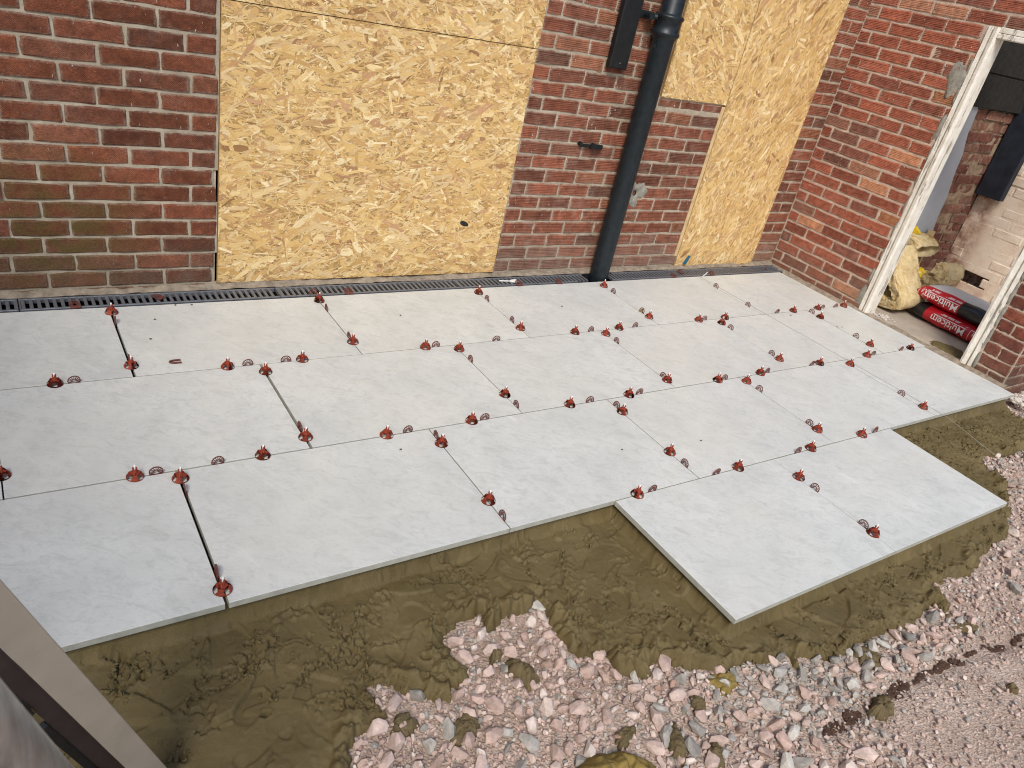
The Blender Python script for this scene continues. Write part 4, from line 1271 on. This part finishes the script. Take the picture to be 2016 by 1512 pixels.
# mortar rolled over at the torn edge of the bed
for i, (x, y, rx, ry, rz, h, lb) in enumerate([(1.300, -1.735, .030, .075, .35, .040, 'rolled over tongue of mortar hanging from the bed edge'), (.775, -1.555, .055, .06, .2, .030, 'thick mortar lobe at the left side of the stone bay'), (1.195, -1.575, .035, .05, .2, .028, 'mortar lobe on the right side of the stone bay')]):
    lump('mortar_lump', x, y, rx, ry, rz, h, lb, 'mud', 60+i)['group'] = G

# ------------------------------------------------------------------ the room behind the doorway
b = MB(); b.box(4.846, 6.42, -1.0, .36, -.12, -.001)
fl_ = b.build('interior_floor', [M['concrete']], None, kind='structure', label='pale concrete floor inside the doorway')
lump('mortar_smear', 4.985, -.680, .10, .16, .2, .012, 'dark mortar smear on the concrete floor by the right jamb', 'mud', 44).location.z = -.003
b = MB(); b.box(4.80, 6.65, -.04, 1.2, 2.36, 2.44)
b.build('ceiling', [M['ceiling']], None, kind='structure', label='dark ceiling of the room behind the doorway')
b = MB(); b.prism([(4.965, -.02), (5.87, -.02), (5.85, .20), (5.845, .43), (5.80, .60), (5.795, .75), (5.74, .93), (5.725, 1.06), (5.66, 1.20), (5.64, 1.36), (4.965, 2.35)], 1, .172, .30)
b.build('plaster_wall', [M['plaster']], None, label='smooth grey blue plastered wall just inside the doorway', cat='wall')
nib = empty('chimney_breast', (0, 0, 0), label='rough stripped brick nib with dark blocks above it inside the room', cat='wall')
WN = Wall(nib, (1, 0, 0), (0, -1, 0))
for k in range(0, 18):
    z = .04+.0765*k; js = [5.62, 5.85, 6.07, 6.30] if k % 2 else [5.74, 5.96, 6.18, 6.30]
    for a, c_ in zip(js, js[1:]): WN.put(((a+c_)/2, .200+rr.gauss(0, .006), z), c_-a-.012, 'raw', False, M['brick_raw'], rag=.005, jit=.003)
M['tan_mortar'] = simple('tan_lime_mortar', (.30, .215, .145), .95, .1, 0, .4, 25, .8, 120, .004)
mortar_sheet('mortar', nib, 5.60, 6.31, 0, 1.37, lambda U, Z, D: np.stack([U, .200+D, Z], -1), [], M['tan_mortar'], .02, .010, 64, .009, .002)
b = MB(); b.box(5.61, 6.30, .215, .36, 0, 2.35); b.build('wall_core', [M['grey_mortar']], nib)
b_m = {}
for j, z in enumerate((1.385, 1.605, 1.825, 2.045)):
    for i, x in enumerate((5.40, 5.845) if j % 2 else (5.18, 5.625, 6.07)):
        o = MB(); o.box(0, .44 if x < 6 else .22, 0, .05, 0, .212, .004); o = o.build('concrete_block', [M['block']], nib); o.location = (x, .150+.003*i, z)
cw = empty('painted_brick_wall', (0, 0, 0), label='cream painted far brick wall of the room with raw red edges', cat='wall')
WC = Wall(cw, (0, -1, 0), (-1, 0, 0))
for k in range(0, 30):
    z = .015+.0775*k; yy = .20 if k % 2 else .10
    js = [.195]+([] if k % 2 else [.10]); q = js[-1]
    while q > -.9: q -= .228; js.append(q)
    for a, c_ in zip(js, js[1:]):
        if -.19 < (a+c_)/2 < .02 and .13 < z < .22: continue            # knocked out bricks
        WC.put((6.300, (a+c_)/2, z), a-c_-.007, 'cream', False, M['cream'], rag=.002, jit=.003)
WC.finish(M['cream'])
mortar_sheet('mortar', cw, -1.0, .2, 0, 2.35, lambda U, Z, D: np.stack([6.300+D, U, Z], -1), [(-.17, .02, .13, .23)], M['cream'], .02, .0012, 66, .0016, .0006)
b = MB(); b.box(6.375, 6.50, -1.0, .36, 0, 2.35); b.build('wall_core', [M['brick_raw']], cw)
b = MB(); b.box(6.215, 6.28, -.005, .190, .785, 2.3, .004)
b.build('boxed_duct', [M['navy']], None, label='blue black boxed duct hanging in the corner of the room', cat='duct')
b = MB(); b.box(-.028, .028, -.022, .022, 0, .50, .003)
o = b.build('timber_post', [M['timber']], None, label='short raw timber post standing behind the insulation', cat='timber'); o.location = (5.74, .135, 0); o.rotation_euler = (0, 0, .3)
# broken plaster crumbs at the foot of the left jamb
b = MB()
for i in range(70):
    x = 4.90+abs(r6.gauss(0, .06)); y = -.16+r6.gauss(0, .05)-(x-4.9)*.4; q = r6.uniform(.003, .012); blob(b, (x, y, q*.4), q*1.2, q, q*.6, i, 7, 5)
M['crumb'] = simple('plaster_crumbs', (.50, .44, .38), .9, .1, 0, .4, 50)
b.build('plaster_rubble', [M['crumb']], None, kind='stuff', label='broken plaster rubble at the foot of the left jamb')
b = MB()
for i in range(90):
    x = 4.88+r6.random()*.9; y = -1.22+r6.gauss(0, .05)-(x-4.88)*.05; q = r6.uniform(.008, .035); blob(b, (x, y, -.075+q*.4), q*1.2, q, q*.6, 300+i, 8, 5)
b.build('rubble', [M['crumb']], None, kind='stuff', label='pale rubble beside the foot of the brick pier')

# mineral wool
def wool_sweep(name, path, w, th, label, seed, closed=False, amp=.018):
    """a batt folded along a path in (y, z) with its width running back along x"""
    path = np.array(path, float)
    d = np.concatenate([[0], np.cumsum(np.hypot(*np.diff(path, axis=0).T))])
    n = int(d[-1]/.006); s = np.linspace(0, d[-1], n)
    # smooth by repeated averaging
    px_, pz_ = np.interp(s, d, path[:, 0]), np.interp(s, d, path[:, 1])
    for _ in range(int(n*.25)):
        px_[1:-1] = (px_[:-2]+px_[1:-1]*2+px_[2:])/4; pz_[1:-1] = (pz_[:-2]+pz_[1:-1]*2+pz_[2:])/4
    tx, tz = np.gradient(px_), np.gradient(pz_); q = np.hypot(tx, tz); nx_, nz_ = -tz/q, tx/q
    K = 72; V = []
    for i in range(n):
        e = min(1, .62+min(i, n-1-i)/10*.38)
        for k in range(K):
            a = 2*math.pi*k/K
            cu, cv = math.cos(a), math.sin(a)
            su = math.copysign(abs(cu)**.35, cu); sv = math.copysign(abs(cv)**.45, cv)
            nz = 1+.0
            x_ = w/2*(su+1); t_ = th/2*sv*e
            lam = math.sin(8*sv*sv*sv+1.5*sv+seed+3*float(vnoise(np.array(s[i]*9), np.array(seed*1.1), 77)))
            dn = amp*.45*float(vnoise(np.array(s[i]*13+seed), np.array(k*.35), 70)) + amp*.30*float(vnoise(np.array(s[i]*55), np.array(k*1.3+seed), 73)) + amp*.30*float(vnoise(np.array(s[i]*170), np.array(k*2.7+seed), 75)) + (amp*.25*lam if abs(cu) > .5 else 0)
            V.append((x_+dn*cu, px_[i]+nx_[i]*(t_+dn*sv), pz_[i]+nz_[i]*(t_+dn*sv)))
    F = [(i*K+k, i*K+(k+1) % K, (i+1)*K+(k+1) % K, (i+1)*K+k) for i in range(n-1) for k in range(K)]
    F += [tuple(range(K)), tuple((n-1)*K+k for k in range(K-1, -1, -1))]
    o = link(name, mesh(name, V, F), None, [M['wool']], True, label=label, cat='insulation', group='mineral wool pieces inside the doorway')
    rf = random.Random(seed+50); A = np.array(V).reshape(n, K, 3); cen = A.mean(1)
    fv, ff = [], []
    for q in range(1500):
        i = rf.randrange(2, n-8); k = rf.randrange(K); st = rf.randrange(3, 7); sgn = rf.choice((-1, 1)) if i > 8 else 1
        p0 = A[i, k]; p2 = A[max(0, min(n-1, i+sgn*st)), (k+rf.randrange(-3, 4)) % K]
        out = (p0-cen[i]); out = out/(np.linalg.norm(out)+1e-9)
        l0, l1 = rf.uniform(-.002, .003), rf.uniform(.002, .012)
        a = p0+out*l0; b_ = (p0+p2)/2+out*l1; c_ = p2+out*rf.uniform(-.003, .010)
        w_ = np.cross(c_-a, out); w_ = w_/(np.linalg.norm(w_)+1e-9)*rf.uniform(.0005, .0014)
        m0 = len(fv); fv += [a-w_, a+w_, b_-w_*1.3, b_+w_*1.3, c_]
        ff += [(m0, m0+1, m0+3), (m0, m0+3, m0+2), (m0+2, m0+3, m0+4)]
    link('fibres', fast_mesh('fibres', np.array(fv), np.array(ff)), o, [M['fibre']], kind='stuff')
    return o
wool_sweep('insulation_batt', [(.05, .42), (-.01, .33), (-.075, .225), (-.15, .145), (-.195, .098), (-.16, .062), (-.07, .055), (.06, .060)], .30, .080, 'folded yellow mineral wool batt bulging out past the left jamb', 1).location = (5.08, 0, 0)
wool_sweep('insulation_batt', [(.21, .36), (.12, .375), (.02, .355)], .30, .15, 'squared mineral wool block lying on top by the timber post', 2, amp=.012).location = (5.42, 0, .03)
wool_sweep('insulation_batt', [(.16, .09), (.05, .15), (-.06, .19), (-.14, .23), (-.15, .30), (-.08, .31)], .22, .13, 'crumpled mineral wool piece behind the upper cement sack', 3, amp=.026).location = (5.52, -.02, .0)
wool_sweep('insulation_batt', [(.20, .09), (.10, .10), (.02, .12)], .34, .16, 'flattened mineral wool piece at the bottom of the pile', 4, amp=.02).location = (5.34, .0, .0)
def film(name, pts, w, mat, label, cat):
    V = []; n = len(pts)
    for i, p in enumerate(pts):
        for k in range(6):
            t = k/5-.5
            V.append((p[0]+t*w[0]+.006*math.sin(i*1.7+k), p[1]+t*w[1]+.006*math.sin(i*2.3+k*1.4), p[2]+t*w[2]+.007*math.cos(i*1.9+k*1.1)))
    F = [(i*6+k, i*6+k+1, (i+1)*6+k+1, (i+1)*6+k) for i in range(n-1) for k in range(5)]
    me = mesh(name, V, F); bm = bmesh.new(); bm.from_mesh(me); bmesh.ops.solidify(bm, geom=bm.faces[:], thickness=.002); bm.to_mesh(me); bm.free()
    return link(name, me, None, [mat], True, label=label, cat=cat)
film('plastic_wrapper', [(5.50, .10, .215), (5.49, .05, .245), (5.48, .0, .262), (5.47, -.045, .262), (5.48, -.07, .235)], (.03, -.02, .05), M['yellow'], 'yellow plastic wrapper strip between the wool pieces', 'wrapper')
film('plastic_wrapper', [(5.34, .15, .40), (5.33, .10, .39), (5.32, .06, .35), (5.33, .05, .30)], (.02, -.03, .10), M['green'], 'dark green plastic wrapper by the left jamb', 'wrapper')
film('plastic_wrapper', [(5.55, .22, .50), (5.53, .17, .50), (5.52, .12, .475)], (.02, -.03, .05), M['yellow'], 'yellow plastic wrapper on top of the wool block', 'wrapper')

# cement sacks
SL, SWD, SH = .56, .36, .125
def sack_pt(u, v):
    """u along the sack 0..1, v round the section 0..1 (0 = front middle, going up)"""
    a = 2*math.pi*v
    cu = -math.cos(a); cv = math.sin(a)
    e = 1-abs(2*u-1)**5
    k = .35+.65*e**.5 if e > 0 else .35
    sx = math.copysign(abs(cu)**.62, cu); sz = math.copysign(abs(cv)**.75, cv)
    h = SH/2*(.22+.78*max(0, e)**.55)
    x = SWD/2*sx*(.94+.06*e); y = (u-.5)*SL
    z = SH/2+h*sz
    w = .003*math.sin(9*u*2+3*v*6.28)+.0015*math.sin(17*u+5*v*6.28)
    return Vector((x+w*sx, y, z+w*sz))
def sack(loc, rz, red0, red1, label, flip, whitetop):
    root = empty('cement_sack', loc, rz, label=label, cat='cement sack', group='two stacked cement sacks')
    nu, nv = 56, 48
    V = [sack_pt(i/nu, k/nv) for i in range(nu+1) for k in range(nv)]
    def part(nm, mat, test):
        F = []
        for i in range(nu):
            for k in range(nv):
                if test((i+.5)/nu, (k+.5)/nv): F.append((i*nv+k, (i+1)*nv+k, (i+1)*nv+(k+1) % nv, i*nv+(k+1) % nv))
        vv, ff = compact(np.array([tuple(q) for q in V]), np.array(F))
        return link(nm, mesh(nm, vv, ff), root, [mat], True)
    def red(u, v): return red0 < u < red1
    top = lambda u, v: whitetop and .17 < v < .36 and .03 < u < .97
    part('sack_end', M['bag_black'], lambda u, v: not red(u, v) and not top(u, v))
    band = part('red_band', M['bag_red'], lambda u, v: red(u, v) and not top(u, v))
    if whitetop: part('dusty_top', M['bag_white'], top)
    e1 = MB()
    for u, dy in ((0, -.018), (1, .018)):
        p0 = [sack_pt(u, k/12) for k in range(12)]; c = sum(p0, Vector())/12
        e1.add([tuple(q) for q in p0] + [(c.x+(q.x-c.x)*.9, q.y+dy, c.z+(q.z-c.z)*.25) for q in p0], [(k, (k+1) % 12, 12+(k+1) % 12, 12+k) for k in range(12)] + [tuple(range(12, 24))])
    e1.build('crimped_end', [M['bag_black']], root)
    # printing, upside down as the sack lies: reading direction +y, letters' top towards -z
    def wrap(me, nm, y0, s0):
        for vtx in me.vertices:
            yy = y0 + vtx.co.x; z = SH/2 + s0 - vtx.co.y
            u = min(.985, max(.015, yy/SL+.5)); e = 1-abs(2*u-1)**5
            h = SH/2*(.22+.78*max(0, e)**.55)
            sz = max(-.93, min(.93, (z-SH/2)/h)); sv = math.copysign(abs(sz)**(1/.75), sz); cu = math.sqrt(1-sv*sv)
            vtx.co = (-SWD/2*cu**.62*(.94+.06*e)-.0050, yy, z)
        return link(nm, me, band, [M['ink']])
    def text(body, size, off):
        cu = bpy.data.curves.new('lettering', 'FONT'); cu.body = body; cu.size = size; cu.offset = off; cu.extrude = 0; cu.resolution_u = 3
        ob_ = bpy.data.objects.new('lettering', cu); COL.objects.link(ob_)
        dg = bpy.context.evaluated_depsgraph_get(); me = bpy.data.meshes.new_from_object(ob_.evaluated_get(dg))
        bpy.data.objects.remove(ob_); bpy.data.curves.remove(cu)
        me.materials.clear()
        bm = bmesh.new(); bm.from_mesh(me)
        bmesh.ops.triangulate(bm, faces=bm.faces[:])
        bmesh.ops.subdivide_edges(bm, edges=[e for e in bm.edges if e.calc_length() > .012], cuts=1)
        bm.to_mesh(me); bm.free(); return me
    wrap(text('Multi', .068, .0005), 'lettering', flip[0], .022)
    wrap(text('cem', .068, 0.0), 'lettering', flip[0]+.138, .022)
    l = MB()
    for k in range(24): l.add([(k*.010, 0, 0), (k*.010+.0101, 0, 0), (k*.010+.0101, .0035, 0), (k*.010, .0035, 0)], [(0, 1, 2, 3)])
    for k in range(30):
        if k % 7 != 6: l.add([(k*.0075, -.018, 0), (k*.0075+.0045, -.018, 0), (k*.0075+.0045, -.009, 0), (k*.0075, -.009, 0)], [(0, 1, 2, 3)])
    wrap(l.mesh('rule_line'), 'rule_line', flip[0]+.0, .030)
    z_ = MB()
    pts = [(0, 0), (.0, .070), (.028, .070), (.040, .030), (.052, .070), (.080, .070), (.080, .0), (.058, .0), (.056, .030), (.044, .004), (.036, .004), (.024, .030), (.022, 0), (0, 0)]
    for (x0, y0), (x1, y1) in zip(pts, pts[1:]):
        d = Vector((x1-x0, y1-y0)); L_ = d.length; nn = Vector((-d.y, d.x)).normalized()*.0016; st = max(1, int(L_/.012))
        for k in range(st):
            a = Vector((x0, y0))+d*k/st; c = Vector((x0, y0))+d*(k+1)/st
            z_.add([(*(a-nn), 0), (*(c-nn), 0), (*(c+nn), 0), (*(a+nn), 0)], [(0, 1, 2, 3)])
    wrap(z_.mesh('emblem'), 'emblem', flip[1], .035)
    return root
sack((5.43, -.475, .0), 0, -.1, .80, 'lower red and black cement sack on the concrete floor', (-.135, -.245), False)
sack((5.45, -.455, .118), 0, .42, 1.1, 'upper red cement sack with black right end and dusty top', (-.035, .185), True)

# ------------------------------------------------------------------ foreground metalwork
foot = Vector((.0600, -1.5850, -.118)); top = Vector((-.236, -1.870, .988))
ax = (top-foot).normalized(); Lb = 1.75
rad = (Vector(CAM_C)-foot); rad = (rad-ax*rad.dot(ax)).normalized()       # face turned to the photographer's side
sidev = ax.cross(rad).normalized()
Rb = Matrix((( sidev.x, rad.x, ax.x, foot.x), (sidev.y, rad.y, ax.y, foot.y), (sidev.z, rad.z, ax.z, foot.z), (0, 0, 0, 1)))
mb_ = empty('metal_rail', (0, 0, 0), label='beige coated metal rail with a dark slotted side in the left foreground', cat='rail')
mb_.matrix_world = Rb
b = MB(); b.box(-.024, .026, -.004, .0, 0, Lb, .0012); b.box(.022, .026, -.034, -.0045, 0, Lb, .001)
b.build('face_plate', [M['bar']], mb_)
b = MB(); b.box(-.052, -.0245, -.010, -.006, 0, Lb, .001); b.box(-.024, .0215, -.038, -.034, 0, Lb, .001); b.box(-.0265, -.0245, -.0055, -.001, 0, Lb)
b.build('slotted_side', [M['dark_slot']], mb_)
for z0, z1 in ((.30, .60), (.66, .98), (1.10, 1.5)):
    b = MB(); b.box(-.066, -.0525, -.016, -.004, z0, z1, .002); b.box(-.060, -.0525, -.004, .0, z0, z0+.05, .002); b.build('rubber_pad', [M['black']], mb_)
pf = Vector((.040, -1.905, -.10)); pt = Vector((-.1985, -2.352, 1.325))
d = (pt-pf).normalized()
b = MB(); b.tube([pf, pf+d*.5, pf+d*1.0, pf+d*1.9], .0242, 28)
b.build('scaffold_pole', [M['galv']], None, True, label='out of focus galvanised scaffold pole in the bottom left corner', cat='scaffold pole')
